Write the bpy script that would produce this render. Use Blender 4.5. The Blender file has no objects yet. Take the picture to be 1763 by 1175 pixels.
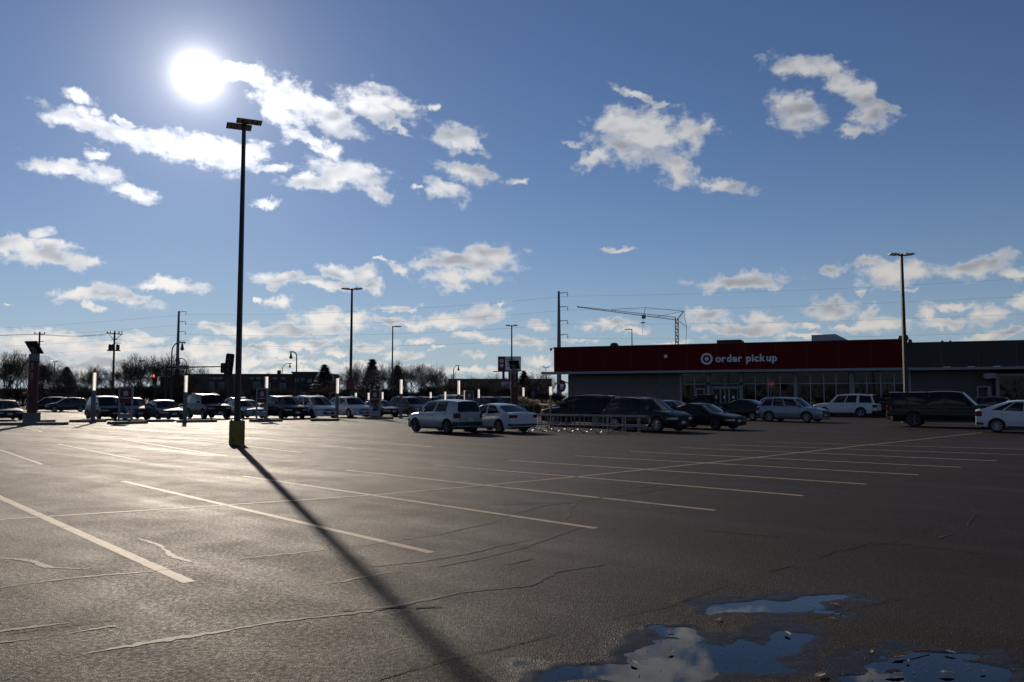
import bpy, bmesh, math, random
import numpy as np
from mathutils import Vector, Matrix

R = math.radians
scene = bpy.context.scene
col = scene.collection

# ------------------------------------------------------------------ camera
F_PX, CX, CY, HORIZON, EYE = 1400.0, 881.5, 587.5, 684.0, 1.7      # photograph 1763 x 1175
PITCH = math.atan((HORIZON - CY) / F_PX)
cam_data = bpy.data.cameras.new('camera')
cam_data.sensor_width = 36.0
cam_data.lens = F_PX / 1763.0 * 36.0
cam_data.clip_start, cam_data.clip_end = 0.1, 9000.0
cam = bpy.data.objects.new('camera', cam_data)
cam.location = (0, 0, EYE)
cam.rotation_euler = (math.pi / 2 + PITCH, 0, 0)
col.objects.link(cam)
scene.camera = cam

def ray(u, v):
    """photograph pixel -> direction in the place (x right, y ahead, z up)"""
    x, y, z = (u - CX) / F_PX, 1.0, (CY - v) / F_PX
    c, s = math.cos(PITCH), math.sin(PITCH)
    return Vector((x, y * c - z * s, y * s + z * c))
def ground(u, v):
    d = ray(u, v); t = -EYE / d.z
    return Vector((d.x * t, d.y * t, 0))
def at(u, v, Y):
    d = ray(u, v); t = Y / d.y
    return Vector((d.x * t, Y, EYE + d.z * t))
def azel(u, v):
    d = ray(u, v).normalized()
    return math.degrees(math.atan2(d.x, d.y)), math.degrees(math.asin(d.z))

# ------------------------------------------------------------------ sun, sky, exposure
SUN_AZ, SUN_EL = -21.6, 20.6
SUN_DIR = Vector((math.sin(R(SUN_AZ)) * math.cos(R(SUN_EL)), math.cos(R(SUN_AZ)) * math.cos(R(SUN_EL)), math.sin(R(SUN_EL))))
sun_data = bpy.data.lights.new('sun', 'SUN')
sun_data.energy, sun_data.angle, sun_data.color = 3.9, R(0.53), (1.0, 0.86, 0.70)
sun = bpy.data.objects.new('sun', sun_data)
sun.rotation_euler = (-SUN_DIR).to_track_quat('-Z', 'Y').to_euler()
sun.location = (0, 0, 60)
col.objects.link(sun)

scene.view_settings.view_transform = 'Standard'
scene.view_settings.look = 'None'
scene.view_settings.exposure = 0.0
scene.view_settings.gamma = 1.0
scene.view_settings.use_curve_mapping = False
scene.cycles.use_denoising = True
scene.cycles.max_bounces = 6
scene.cycles.transparent_max_bounces = 16
scene.cycles.sample_clamp_indirect = 4.0
scene.cycles.caustics_reflective = False
scene.cycles.caustics_refractive = False

class NT:
    """small helper that writes node trees"""
    def __init__(self, tree):
        self.t = tree; tree.nodes.clear()
    def n(self, kind, **kw):
        nd = self.t.nodes.new(kind)
        for k, v in kw.items():
            if k == 'ins':
                for i, val in v.items():
                    if hasattr(val, 'is_output') or hasattr(val, 'links'):
                        self.t.links.new(val, nd.inputs[i])
                    else:
                        nd.inputs[i].default_value = val
            else:
                setattr(nd, k, v)
        return nd
    def math(self, op, a, b=None, c=None, clamp=False):
        ins = {0: a}
        if b is not None: ins[1] = b
        if c is not None: ins[2] = c
        return self.n('ShaderNodeMath', operation=op, use_clamp=clamp, ins=ins).outputs[0]
    def vmath(self, op, a, b=None, s=None):
        ins = {0: a}
        if b is not None: ins[1] = b
        nd = self.n('ShaderNodeVectorMath', operation=op, ins=ins)
        if s is not None:
            if hasattr(s, 'links'): self.t.links.new(s, nd.inputs['Scale'])
            else: nd.inputs['Scale'].default_value = s
        return nd.outputs['Value'] if op in ('LENGTH', 'DOT_PRODUCT', 'DISTANCE') else nd.outputs[0]
    def maprange(self, v, a, b, c=0.0, d=1.0, smooth=True):
        nd = self.n('ShaderNodeMapRange', interpolation_type='SMOOTHSTEP' if smooth else 'LINEAR',
                    ins={0: v, 1: a, 2: b, 3: c, 4: d})
        return nd.outputs[0]
    def noise(self, vec, scale, detail=6, rough=0.55, dim='3D', dist=0.0, out=0):
        nd = self.n('ShaderNodeTexNoise', noise_dimensions=dim)
        if vec is not None: self.t.links.new(vec, nd.inputs['Vector'])
        nd.inputs['Scale'].default_value = scale
        nd.inputs['Detail'].default_value = detail
        nd.inputs['Roughness'].default_value = rough
        nd.inputs['Distortion'].default_value = dist
        return nd.outputs[out]
    def mix(self, fac, a, b, blend='MIX'):
        nd = self.n('ShaderNodeMix', data_type='RGBA', blend_type=blend)
        for i, v in ((0, fac), (6, a), (7, b)):
            if hasattr(v, 'links'): self.t.links.new(v, nd.inputs[i])
            else: nd.inputs[i].default_value = v if i == 0 else (tuple(v) + (1.0,) if len(v) == 3 else v)
        return nd.outputs[2]

# clouds: centre and half-axes (photograph pixels, turned into azimuth and elevation below) and tilt in degrees
CLOUDS = [
 (432,135,46,20,10),(500,172,62,30,25),(560,198,58,28,20),(640,180,52,30,10),(688,182,36,20,20),(486,196,46,22,40),(680,215,22,8,25),
 (540,250,40,11,25),(600,300,62,26,12),(545,315,52,14,-8),(650,332,28,12,25),(578,264,26,14,30),(480,292,30,9,0),(452,348,24,8,-5),
 (425,270,46,20,-22),(355,258,92,24,0),(190,224,96,17,12),(135,214,48,13,0),(270,248,78,20,12),(130,170,26,11,25),(640,150,12,8,30),
 (112,290,62,15,12),(182,297,36,17,15),(232,332,44,13,12),(165,265,18,8,0),(215,210,22,6,10),
 (785,238,40,22,15),(818,250,24,9,20),(808,300,48,16,10),(765,330,34,16,12),(893,312,14,5,10),(750,190,8,8,40),(720,330,12,5,10),
 (1110,238,88,40,4),(1024,272,36,16,-20),(1070,212,58,24,0),(1196,222,28,18,-10),(1165,290,38,24,40),(1235,318,52,13,10),(1095,163,36,8,25),(1135,182,14,6,0),(985,250,14,7,30),
 (1375,112,56,19,8),(1440,128,36,18,22),(1478,158,42,22,40),(1498,196,34,30,0),(1376,190,42,33,20),(1462,220,20,9,10),(1530,182,16,8,30),(1470,222,26,14,0),
 
 (80,445,70,15,2),(40,424,42,12,5),(92,428,36,12,0),(135,454,38,11,8),(70,405,16,11,-20),(8,425,24,11,10),(-60,440,50,16,0),
 (145,503,56,12,-4),(205,512,66,12,7),(298,492,52,11,0),(258,494,26,6,0),(20,522,8,3,0),(155,525,14,6,10),(172,535,10,5,0),
 (490,480,46,12,4),(540,486,24,8,0),(585,468,36,12,14),(626,474,20,16,0),(648,494,20,12,0),(485,520,26,10,0),(443,515,8,5,0),(575,492,30,7,0),(468,494,10,6,0),
 (690,463,26,8,6),(815,450,72,22,0),(845,440,38,20,0),(775,484,42,16,0),(740,455,34,9,2),(650,448,11,3,0),(820,478,52,10,0),(868,518,14,3,0),
 (1060,431,24,5,0),(1270,485,72,12,3),(1310,492,30,8,8),(1435,463,24,9,-4),(1540,470,62,22,0),(1500,455,26,10,12),(1690,460,62,17,-6),(1745,475,26,9,0),(1800,470,40,15,0),(1480,500,10,5,10),(1560,497,20,4,0),
 (1215,545,42,15,10),(1312,545,30,13,0),(1300,566,66,11,0),(1240,570,40,8,0),(1430,532,48,19,0),(1508,534,18,11,0),(1520,558,42,16,0),(1590,540,24,13,0),(1640,530,34,8,0),(1700,545,38,15,0),(1755,518,22,12,-20),(1700,580,46,9,0),(1620,558,44,9,0),(1470,565,40,7,0),(1380,580,40,7,0),(1745,575,24,7,0),(1400,562,22,6,0),
 (692,532,36,6,0),(765,553,92,14,-4),(825,543,44,17,-4),(690,556,46,8,0),(920,558,24,9,0),(725,590,22,6,0),(812,578,26,7,0),(845,586,34,6,0),(900,590,34,8,0),(1048,557,42,11,5),(1095,570,26,6,0),(820,615,20,6,0),(755,601,16,3,0),(930,618,26,8,0),
 (540,562,92,16,-5),(560,545,46,13,0),(605,555,30,18,0),(425,572,60,12,0),(378,568,34,8,0),(530,594,68,9,-4),(450,600,44,6,0),(640,597,36,9,4),(485,612,42,7,0),(575,606,26,5,0),(600,628,70,7,0),(500,625,40,6,0),
 (100,582,96,13,0),(160,600,110,18,0),(40,598,62,16,0),(240,580,42,9,0),(280,608,60,13,4),(345,605,46,18,0),(400,606,40,12,0),(330,628,90,12,0),(430,624,50,10,0),(200,630,130,16,0),(60,628,100,14,0),(520,642,90,8,0),(690,636,90,7,0),(800,640,70,6,0),(420,645,70,9,0),(690,612,40,6,0),
 (1160,592,50,7,0),(1000,590,30,5,0),(940,640,40,7,0),(-60,585,70,16,0),(1840,560,60,16,0),
]

TILTS = (-22, -8, 0, 10, 22, 40)
def build_world():
    w = bpy.data.worlds.new('World'); w.use_nodes = True
    w.cycles.sampling_method = 'MANUAL'; w.cycles.sample_map_resolution = 512
    g = NT(w.node_tree)
    tc = g.n('ShaderNodeTexCoord')
    vec = tc.outputs['Generated']
    sep = g.n('ShaderNodeSeparateXYZ', ins={0: vec})
    sky = g.n('ShaderNodeTexSky', sky_type='NISHITA')
    sky.sun_disc = False
    sky.sun_elevation = R(SUN_EL); sky.sun_rotation = R(SUN_AZ)
    sky.altitude = 250.0; sky.air_density = SKY_AIR; sky.dust_density = SKY_DUST; sky.ozone_density = SKY_OZONE
    DEG = 180 / math.pi
    az = g.math('MULTIPLY', g.math('ARCTAN2', sep.outputs[0], sep.outputs[1]), DEG)
    el = g.math('MULTIPLY', g.math('ARCSINE', sep.outputs[2]), DEG)
    p0 = g.n('ShaderNodeCombineXYZ', ins={0: az, 1: el, 2: 0.0}).outputs[0]
    # clear sky and the bright air round the sun
    sd = g.vmath('DOT_PRODUCT', vec, tuple(SUN_DIR))
    ang = g.math('MULTIPLY', g.math('ARCCOSINE', g.math('MINIMUM', sd, 0.999999)), DEG)
    ex = lambda k: g.math('POWER', 2.718282, g.math('MULTIPLY', ang, -1.0 / k))
    disc = g.math('POWER', 2.718282, g.math('MULTIPLY', g.math('POWER', g.math('DIVIDE', ang, 1.25), 2.0), -1.0))
    glow = g.math('ADD', g.math('MULTIPLY', disc, 1.6), g.math('ADD', g.math('MULTIPLY', ex(2.3), 0.8), g.math('MULTIPLY', ex(9.0), 0.07)))
    skyc = g.vmath('MULTIPLY', g.vmath('SCALE', sky.outputs[0], s=SKY), SKY_TINT)
    haze = g.math('MULTIPLY', g.math('POWER', 2.718282, g.math('MULTIPLY', g.math('MAXIMUM', el, 0.0), -1.0 / 5.5)), 0.85)
    skyc = g.mix(haze, skyc, g.vmath('SCALE', (0.37, 0.47, 0.58), s=g.maprange(ang, 45, 125, 1.0, 0.42)))
    skyc = g.vmath('ADD', skyc, g.vmath('SCALE', (1.0, 0.96, 0.92), s=glow))
    lit = g.math('ADD', g.math('ADD', g.math('MULTIPLY', ex(6.0), 1.6), g.math('MULTIPLY', ex(30.0), 0.42)), 0.44)
    warmth = g.maprange(el, 15, 2)
    lit = g.math('ADD', lit, g.math('MULTIPLY', warmth, 0.12))
    # ragged edges: the azimuth/elevation point is displaced by noise before it meets the cloud list
    def warp(src, scale, amp, detail):
        nz = g.n('ShaderNodeTexNoise', noise_dimensions='2D')
        g.t.links.new(src, nz.inputs['Vector'])
        nz.inputs['Scale'].default_value = scale; nz.inputs['Detail'].default_value = detail
        nz.inputs['Roughness'].default_value = 0.6
        c = g.vmath('SUBTRACT', nz.outputs['Color'], (0.5, 0.5, 0.5))
        c = g.vmath('MULTIPLY', c, (amp, amp * 0.8, 0))
        return g.vmath('ADD', src, c)
    p1 = warp(p0, 0.35, 1.3, 1.0)
    p2 = warp(p1, 1.4, 1.1, 4.0)
    stretch = g.vmath('MULTIPLY', p0, (0.62, 1.0, 1.0))
    fine = g.noise(stretch, 1.2, 7, 0.56, '2D')
    soft = g.noise(stretch, 0.5, 2, 0.45, '2D')
    below = g.noise(g.vmath('ADD', stretch, (-0.05, -0.55, 0.0)), 0.5, 2, 0.45, '2D')
    relief = g.math('MULTIPLY', g.math('SUBTRACT', soft, below), 2.4)
    ccol0 = g.mix(warmth, (0.97, 0.98, 1.0), (1.0, 0.95, 0.89))

    def cloud_shader(dd):
        edge = g.math('ADD', dd, g.math('MULTIPLY', g.math('SUBTRACT', fine, 0.5), 1.9))
        dens = g.maprange(edge, 1.38, 0.32)
        # thin edges pass the light, thick cores are greyer
        core = g.math('MULTIPLY', g.maprange(edge, 1.0, 0.35), g.maprange(relief, -0.25, 0.55))
        lum = g.math('MULTIPLY', lit, g.math('SUBTRACT', 1.0, g.math('MULTIPLY', core, 0.45)))
        cc = g.mix(core, ccol0, (0.90, 0.95, 1.04))
        cc = g.vmath('ADD', g.vmath('SCALE', cc, s=lum), g.vmath('SCALE', (1.0, 0.97, 0.92), s=g.math('MULTIPLY', glow, 0.6)))
        fin = g.mix(g.math('MULTIPLY', dens, 0.96), skyc, cc)
        return g.n('ShaderNodeBackground', ins={0: fin, 1: 1.0}).outputs[0]

    # away from the photograph's view the same kind of broken cumulus goes on
    big = g.noise(stretch, 0.11, 4, 0.5, '2D')
    gen = g.maprange(big, 0.52, 0.72, 1.6, 0.35, smooth=False)
    apart = g.math('MAXIMUM', g.maprange(g.math('ABSOLUTE', az), 36, 46), g.maprange(el, 27.5, 34))
    gen = g.math('ADD', gen, g.math('MULTIPLY', g.math('SUBTRACT', 1.0, apart), 2.5))
    shader = cloud_shader(g.math('ADD', gen, g.maprange(el, -1, 1, 3, 0)))
    # the same point in a few tilted frames, so that a slanting cloud is one scale-and-shift
    tilted = {}
    for rot in TILTS:
        c, s_ = math.cos(R(rot)), math.sin(R(rot))
        x = g.vmath('DOT_PRODUCT', p2, (c, -s_, 0)); y = g.vmath('DOT_PRODUCT', p2, (s_, c, 0))
        tilted[rot] = g.n('ShaderNodeCombineXYZ', ins={0: x, 1: y, 2: 0.0}).outputs[0]
    # the listed clouds, looked up sector by sector (only the sector a ray falls in is worked out)
    AZ = [-36, -24, -14, -5, 5, 15, 25, 36]; EL = [-1.0, 4.6, 10.5, 27.5]
    info = []
    for (u, v, rx, ry, rot) in CLOUDS:
        rot = min(TILTS, key=lambda t: abs(t - rot))
        a0, e0 = azel(u, v)
        a1, _ = azel(u + 5, v); _, e1 = azel(u, v - 5)
        info.append((a0, e0, rx * (a1 - a0) / 5, ry * (e1 - e0) / 5, rot))
    for i in range(len(AZ) - 1):
        for j in range(len(EL) - 1):
            dmin = None
            for (a0, e0, ra, re, rot) in info:
                m = 1.9
                ha = m * math.hypot(ra * math.cos(R(rot)), re * math.sin(R(rot))) + 1.1
                he = m * math.hypot(re * math.cos(R(rot)), ra * math.sin(R(rot))) + 1.0
                if a0 + ha < AZ[i] or a0 - ha > AZ[i + 1] or e0 + he < EL[j] or e0 - he > EL[j + 1]: continue
                c, s_ = math.cos(R(rot)), math.sin(R(rot))
                X, Y = c * a0 - s_ * e0, s_ * a0 + c * e0
                k = g.n('ShaderNodeVectorMath', operation='MULTIPLY_ADD', ins={0: tilted[rot], 1: (1 / ra, 1 / re, 0), 2: (-X / ra, -Y / re, 0)})
                d = g.vmath('LENGTH', k.outputs[0])
                dmin = d if dmin is None else g.n('ShaderNodeMath', operation='SMOOTH_MIN', ins={0: dmin, 1: d, 2: 0.3}).outputs[0]
            sh = cloud_shader(dmin) if dmin is not None else g.n('ShaderNodeBackground', ins={0: skyc, 1: 1.0}).outputs[0]
            inside = g.math('MULTIPLY', g.math('COMPARE', az, (AZ[i] + AZ[i + 1]) / 2, (AZ[i + 1] - AZ[i]) / 2),
                            g.math('COMPARE', el, (EL[j] + EL[j + 1]) / 2, (EL[j + 1] - EL[j]) / 2))
            shader = g.n('ShaderNodeMixShader', ins={0: inside, 1: shader, 2: sh}).outputs[0]
    g.n('ShaderNodeOutputWorld', ins={0: shader})
    scene.world = w
SKY, SKY_TINT, SKY_AIR, SKY_DUST, SKY_OZONE = 0.050, (0.84, 0.94, 1.17), 1.0, 0.10, 3.0
build_world()

# ------------------------------------------------------------------ helpers
def tag(o, label=None, cat=None, group=None, kind=None):
    if label: o['label'] = label
    if cat: o['category'] = cat
    if group: o['group'] = group
    if kind: o['kind'] = kind
    return o
def empty(name, loc=(0, 0, 0), rz=0.0, label=None, cat=None, group=None):
    o = bpy.data.objects.new(name, None); o.empty_display_size = 0.2
    o.location = loc; o.rotation_euler = (0, 0, rz); col.objects.link(o)
    return tag(o, label, cat, group)
def link(name, me, mat=None, parent=None, loc=None, rz=None):
    o = bpy.data.objects.new(name, me); col.objects.link(o)
    if mat is not None and not me.materials: me.materials.append(mat)
    if parent is not None: o.parent = parent
    if loc is not None: o.location = loc
    if rz is not None: o.rotation_euler = (0, 0, rz)
    return o
class MB:
    """collects shapes, then links them as ONE mesh object"""
    def __init__(self): self.v, self.f = [], []
    def add(self, vs, fs):
        b = len(self.v); self.v += [tuple(p) for p in vs]; self.f += [tuple(i + b for i in q) for q in fs]; return self
    def box(self, x0, x1, y0, y1, z0, z1):
        vs = [(x, y, z) for z in (z0, z1) for y in (y0, y1) for x in (x0, x1)]
        return self.add(vs, [(0, 2, 3, 1), (4, 5, 7, 6), (0, 1, 5, 4), (2, 6, 7, 3), (0, 4, 6, 2), (1, 3, 7, 5)])
    def bar(self, a, b, w, h=None, n=4, w2=None):
        """straight bar or tube from a to b, n-sided, radius w (tapering to w2)"""
        a, b = Vector(a), Vector(b); d = (b - a).normalized()
        up = Vector((0, 0, 1)) if abs(d.z) < 0.95 else Vector((0, 1, 0))
        s = d.cross(up).normalized(); t = s.cross(d); h = h or w; w2 = w if w2 is None else w2
        k = w2 / w if w else 1
        off = math.pi / n
        ring = [(math.cos(2 * math.pi * i / n + off), math.sin(2 * math.pi * i / n + off)) for i in range(n)]
        c = 1 / math.cos(off) if n == 4 else 1
        vs = [a + s * (x * w * c) + t * (y * h * c) for x, y in ring] + [b + s * (x * w * c * k) + t * (y * h * c * k) for x, y in ring]
        fs = [(i, (i + 1) % n, n + (i + 1) % n, n + i) for i in range(n)] + [tuple(range(n))[::-1], tuple(range(n, 2 * n))]
        return self.add(vs, fs)
    def tube(self, pts, r, n=8, r2=None, closed=False):
        pts = [Vector(p) for p in pts]; N = len(pts); vs, fs = [], []
        prev = None
        for i, p in enumerate(pts):
            d = (pts[(i + 1) % N if closed else min(i + 1, N - 1)] - pts[(i - 1) % N if closed else max(i - 1, 0)]).normalized()
            if prev is None:
                up = Vector((0, 0, 1)) if abs(d.z) < 0.9 else Vector((0, 1, 0)); s = d.cross(up).normalized()
            else:
                s = (prev - d * prev.dot(d)).normalized()
            prev = s; t = d.cross(s)
            rr = r if r2 is None else r + (r2 - r) * i / (N - 1)
            vs += [p + (s * math.cos(2 * math.pi * k / n) + t * math.sin(2 * math.pi * k / n)) * rr for k in range(n)]
        for i in range(N if closed else N - 1):
            j = (i + 1) % N
            fs += [(i * n + k, i * n + (k + 1) % n, j * n + (k + 1) % n, j * n + k) for k in range(n)]
        if not closed: fs += [tuple(range(n))[::-1], tuple(range((N - 1) * n, N * n))]
        return self.add(vs, fs)
    def lathe(self, prof, n=16, c=(0, 0, 0), axis='z'):
        vs, fs = [], []
        for (r, h) in prof:
            for k in range(n):
                a = 2 * math.pi * k / n; x, y = r * math.cos(a), r * math.sin(a)
                p = (x, y, h) if axis == 'z' else (x, h, y)
                vs.append((p[0] + c[0], p[1] + c[1], p[2] + c[2]))
        for i in range(len(prof) - 1):
            for k in range(n):
                fs.append((i * n + k, i * n + (k + 1) % n, (i + 1) * n + (k + 1) % n, (i + 1) * n + k))
        fs += [tuple(range(n))[::-1], tuple(range((len(prof) - 1) * n, len(prof) * n))]
        return self.add(vs, fs)
    def prism(self, poly, axis, lo, hi):
        """polygon (2-D) pushed along an axis"""
        def P(q, h): return (q[0], h, q[1]) if axis == 'y' else ((h, q[0], q[1]) if axis == 'x' else (q[0], q[1], h))
        n = len(poly); vs = [P(q, lo) for q in poly] + [P(q, hi) for q in poly]
        return self.add(vs, [(i, (i + 1) % n, n + (i + 1) % n, n + i) for i in range(n)] + [tuple(range(n))[::-1], tuple(range(n, 2 * n))])
    def mesh(self, name, smooth=None):
        me = bpy.data.meshes.new(name); me.from_pydata(self.v, [], self.f); me.validate()
        bm = bmesh.new(); bm.from_mesh(me); bmesh.ops.recalc_face_normals(bm, faces=bm.faces); bm.to_mesh(me); bm.free()
        if smooth is not None:
            me.shade_smooth(); me.set_sharp_from_angle(angle=R(smooth))
        return me
    def build(self, name, mat, parent=None, smooth=None, loc=None, rz=None):
        return link(name, self.mesh(name, smooth), mat, parent, loc, rz)

# ------------------------------------------------------------------ materials
MATS = {}
def mat(name, color, rough=0.6, metal=0.0, var=0.12, scale=3.0, coat=0.0, spec=0.5, bump=0.0, bscale=40.0, emit=None, estr=0.0, trans=0.0):
    m = bpy.data.materials.new(name); m.use_nodes = True; g = NT(m.node_tree)
    tc = g.n('ShaderNodeTexCoord')
    nz = g.noise(tc.outputs['Object'], scale, 5, 0.6)
    c = tuple(color)
    lo, hi = tuple(x * (1 - var) for x in c), tuple(min(1, x * (1 + var)) for x in c)
    cc = g.mix(g.maprange(nz, 0.3, 0.7), lo, hi)
    b = g.n('ShaderNodeBsdfPrincipled')
    g.t.links.new(cc, b.inputs['Base Color'])
    g.t.links.new(g.maprange(nz, 0.3, 0.7, max(0.0, rough * 0.88), min(1.0, rough * 1.12)), b.inputs['Roughness'])
    b.inputs['Metallic'].default_value = metal
    b.inputs['Specular IOR Level'].default_value = spec
    b.inputs['Coat Weight'].default_value = coat
    b.inputs['Coat Roughness'].default_value = 0.03
    if bump:
        bn = g.n('ShaderNodeBump', ins={'Height': g.noise(tc.outputs['Object'], bscale, 4, 0.6), 'Strength': bump, 'Distance': 0.01})
        g.t.links.new(bn.outputs[0], b.inputs['Normal'])
    if emit:
        b.inputs['Emission Color'].default_value = tuple(emit) + (1,); b.inputs['Emission Strength'].default_value = estr
    sh = b.outputs[0]
    if trans:
        tr = g.n('ShaderNodeBsdfTranslucent', ins={0: c + (1,)})
        sh = g.n('ShaderNodeMixShader', ins={0: trans, 1: sh, 2: tr.outputs[0]}).outputs[0]
    g.n('ShaderNodeOutputMaterial', ins={0: sh})
    MATS[name] = m; return m
def glass_mat(name, tint, ior=1.5, rough=0.02):
    m = bpy.data.materials.new(name); m.use_nodes = True; g = NT(m.node_tree)
    lw = g.n('ShaderNodeLayerWeight', ins={0: 0.5}).outputs['Facing']; f0 = ((ior - 1) / (ior + 1)) ** 2
    fr = g.math('MULTIPLY_ADD', g.math('POWER', lw, 5.0), 1 - f0, f0)
    tr = g.n('ShaderNodeBsdfTransparent', ins={0: tuple(tint) + (1,)})
    gl = g.n('ShaderNodeBsdfGlossy', ins={0: (1, 1, 1, 1), 'Roughness': rough})
    mx = g.n('ShaderNodeMixShader', ins={0: fr, 1: tr.outputs[0], 2: gl.outputs[0]})
    g.n('ShaderNodeOutputMaterial', ins={0: mx.outputs[0]})
    MATS[name] = m; return m

mat('dark_bronze', (0.030, 0.026, 0.024), 0.55, 0.3)
mat('lamp_housing', (0.40, 0.33, 0.27), 0.5, 0.2)
mat('galvanised', (0.20, 0.205, 0.21), 0.42, 0.8, var=0.2, scale=8)
mat('steel_pole', (0.14, 0.15, 0.16), 0.5, 0.5)
mat('wood_pole', (0.055, 0.042, 0.033), 0.85, var=0.3, scale=6)
mat('black_iron', (0.012, 0.012, 0.013), 0.5)
mat('wire_black', (0.015, 0.015, 0.016), 0.6)
mat('yellow_paint', (0.21, 0.142, 0.018), 0.75, var=0.25, scale=5, bump=0.25)
mat('concrete', (0.13, 0.125, 0.115), 0.85, var=0.2, scale=5, bump=0.3)
mat('red_paint', (0.085, 0.005, 0.006), 0.55, var=0.1)
mat('red_sign', (0.105, 0.005, 0.006), 0.55, var=0.08)
mat('white_sign', (0.72, 0.72, 0.72), 0.5, var=0.05)
mat('grey_sign', (0.34, 0.36, 0.38), 0.5, var=0.05)
mat('yellow_sign', (0.60, 0.36, 0.03), 0.5)
mat('blue_sign', (0.02, 0.06, 0.22), 0.5)
mat('light_tube', (0.95, 0.93, 0.91), 0.4, var=0.03, trans=0.97)
glass_mat('clear_tube', (0.96, 0.96, 0.96), 1.2)
mat('white_frame', (0.23, 0.24, 0.26), 0.45, var=0.08)
mat('solar_cell', (0.03, 0.03, 0.035), 0.35)

# ------------------------------------------------------------------ ground: asphalt lot with shallow hollows that hold water
rng = np.random.default_rng(7)
def vnoise(x, y, seed=0):
    """smooth value noise on arrays"""
    xi, yi = np.floor(x).astype(np.int64), np.floor(y).astype(np.int64); xf, yf = x - xi, y - yi
    def h(a, b):
        n = (a * 374761393 + b * 668265263 + seed * 974711) & 0x7fffffff
        n = ((n ^ (n >> 13)) * 1274126177) & 0x7fffffff
        return ((n ^ (n >> 16)) & 0xffff) / 65535.0
    u, v = xf * xf * (3 - 2 * xf), yf * yf * (3 - 2 * yf)
    return (h(xi, yi) * (1 - u) + h(xi + 1, yi) * u) * (1 - v) + (h(xi, yi + 1) * (1 - u) + h(xi + 1, yi + 1) * u) * v
def fbm(x, y, f, o=4, seed=0):
    a, s, n = 0.5, 0, 0
    for k in range(o):
        s = s + a * vnoise(x * f, y * f, seed + k); n += a; f *= 2.03; a *= 0.55
    return s / n
# pixel ellipses of the standing water, turned into ground positions and sizes
PUDDLES = [
  [(1330,1040,125,15),(1400,1033,60,11),(1260,1046,60,9)],
  [(1200,1132,170,40),(1060,1155,150,26),(1330,1105,70,24),(1180,1090,80,16),(980,1168,110,16),(1120,1081,40,8),(1290,1150,60,18)],
  [(1590,1160,140,34),(1500,1176,90,24),(1690,1170,90,26),(1640,1135,70,14)],
  [(1420,1054,34,6)],
]
def hollow(x, y, blobs):
    wx = x + (fbm(x, y, 2.2, 3, 11) - 0.5) * 0.55; wy = y + (fbm(x, y, 2.2, 3, 23) - 0.5) * 0.5
    best = np.full(x.shape, -9.0)
    for (u, v, ru, rv) in blobs:
        c, e, n = ground(u, v), ground(u + ru, v), ground(u, v - rv * 0.98)
        s = ground(u, min(v + rv, v + 30))
        ax = abs(e.x - c.x); ay = max(abs(n.y - c.y), abs(s.y - c.y))
        sk = (n.x - c.x) / max(1e-6, (n.y - c.y))
        best = np.maximum(best, 1 - np.sqrt(((wx - c.x - sk * (wy - c.y)) / ax) ** 2 + ((wy - c.y) / ay) ** 2))
    return best
def graded(lo, hi, step, far_lo, far_hi, k=1.22):
    a = list(np.arange(lo, hi + step / 2, step)); s, p = step, a[-1]
    while p < far_hi: s *= k; p += s; a.append(p)
    s, p = step, a[0]; b = []
    while p > far_lo: s *= k; p -= s; b.append(p)
    return np.array(b[::-1] + a)
gx, gy = graded(-0.6, 5.6, 0.03, -4000, 4000), graded(3.9, 8.2, 0.03, -600, 7000)
GX, GY = np.meshgrid(gx, gy)
fall = np.clip(np.minimum(np.minimum(GX + 2, 8 - GX), np.minimum(GY - 2.4, 9.2 - GY)) / 1.5, 0, 1)
H = np.max([hollow(GX, GY, b) for b in PUDDLES], axis=0)
depth = 0.016 * np.clip((H - 0.07) / 0.55, 0, 1)
grain = (fbm(GX, GY, 15, 2, 5) - 0.5) * 0.0075 + (fbm(GX, GY, 4, 3, 9) - 0.5) * 0.008
near = np.clip((H + 0.9) / 0.6, 0, 1)
GZ = (-depth + grain * near) * fall
wet = np.clip((H + 0.52 + (fbm(GX, GY, 3, 3, 31) - 0.5) * 1.0) / 0.5, 0, 1) * fall
ny, nx = GX.shape
idx = np.arange(nx * ny).reshape(ny, nx)
quads = np.stack([idx[:-1, :-1], idx[:-1, 1:], idx[1:, 1:], idx[1:, :-1]], -1).reshape(-1, 4)
def grid_mesh(name, co, faces):
    me = bpy.data.meshes.new(name)
    me.vertices.add(len(co)); me.vertices.foreach_set('co', np.asarray(co, dtype=np.float32).ravel())
    faces = np.asarray(faces); k = faces.shape[1]
    me.loops.add(faces.size); me.loops.foreach_set('vertex_index', faces.ravel().astype(np.int32))
    me.polygons.add(len(faces)); me.polygons.foreach_set('loop_start', np.arange(0, faces.size, k, dtype=np.int32))
    me.update(calc_edges=True)
    return me
me = grid_mesh('parking_lot', np.stack([GX, GY, GZ], -1).reshape(-1, 3), quads)
at_wet = me.attributes.new('wet', 'FLOAT', 'POINT'); at_wet.data.foreach_set('value', wet.ravel().astype(np.float32))
me.shade_smooth()

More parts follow.
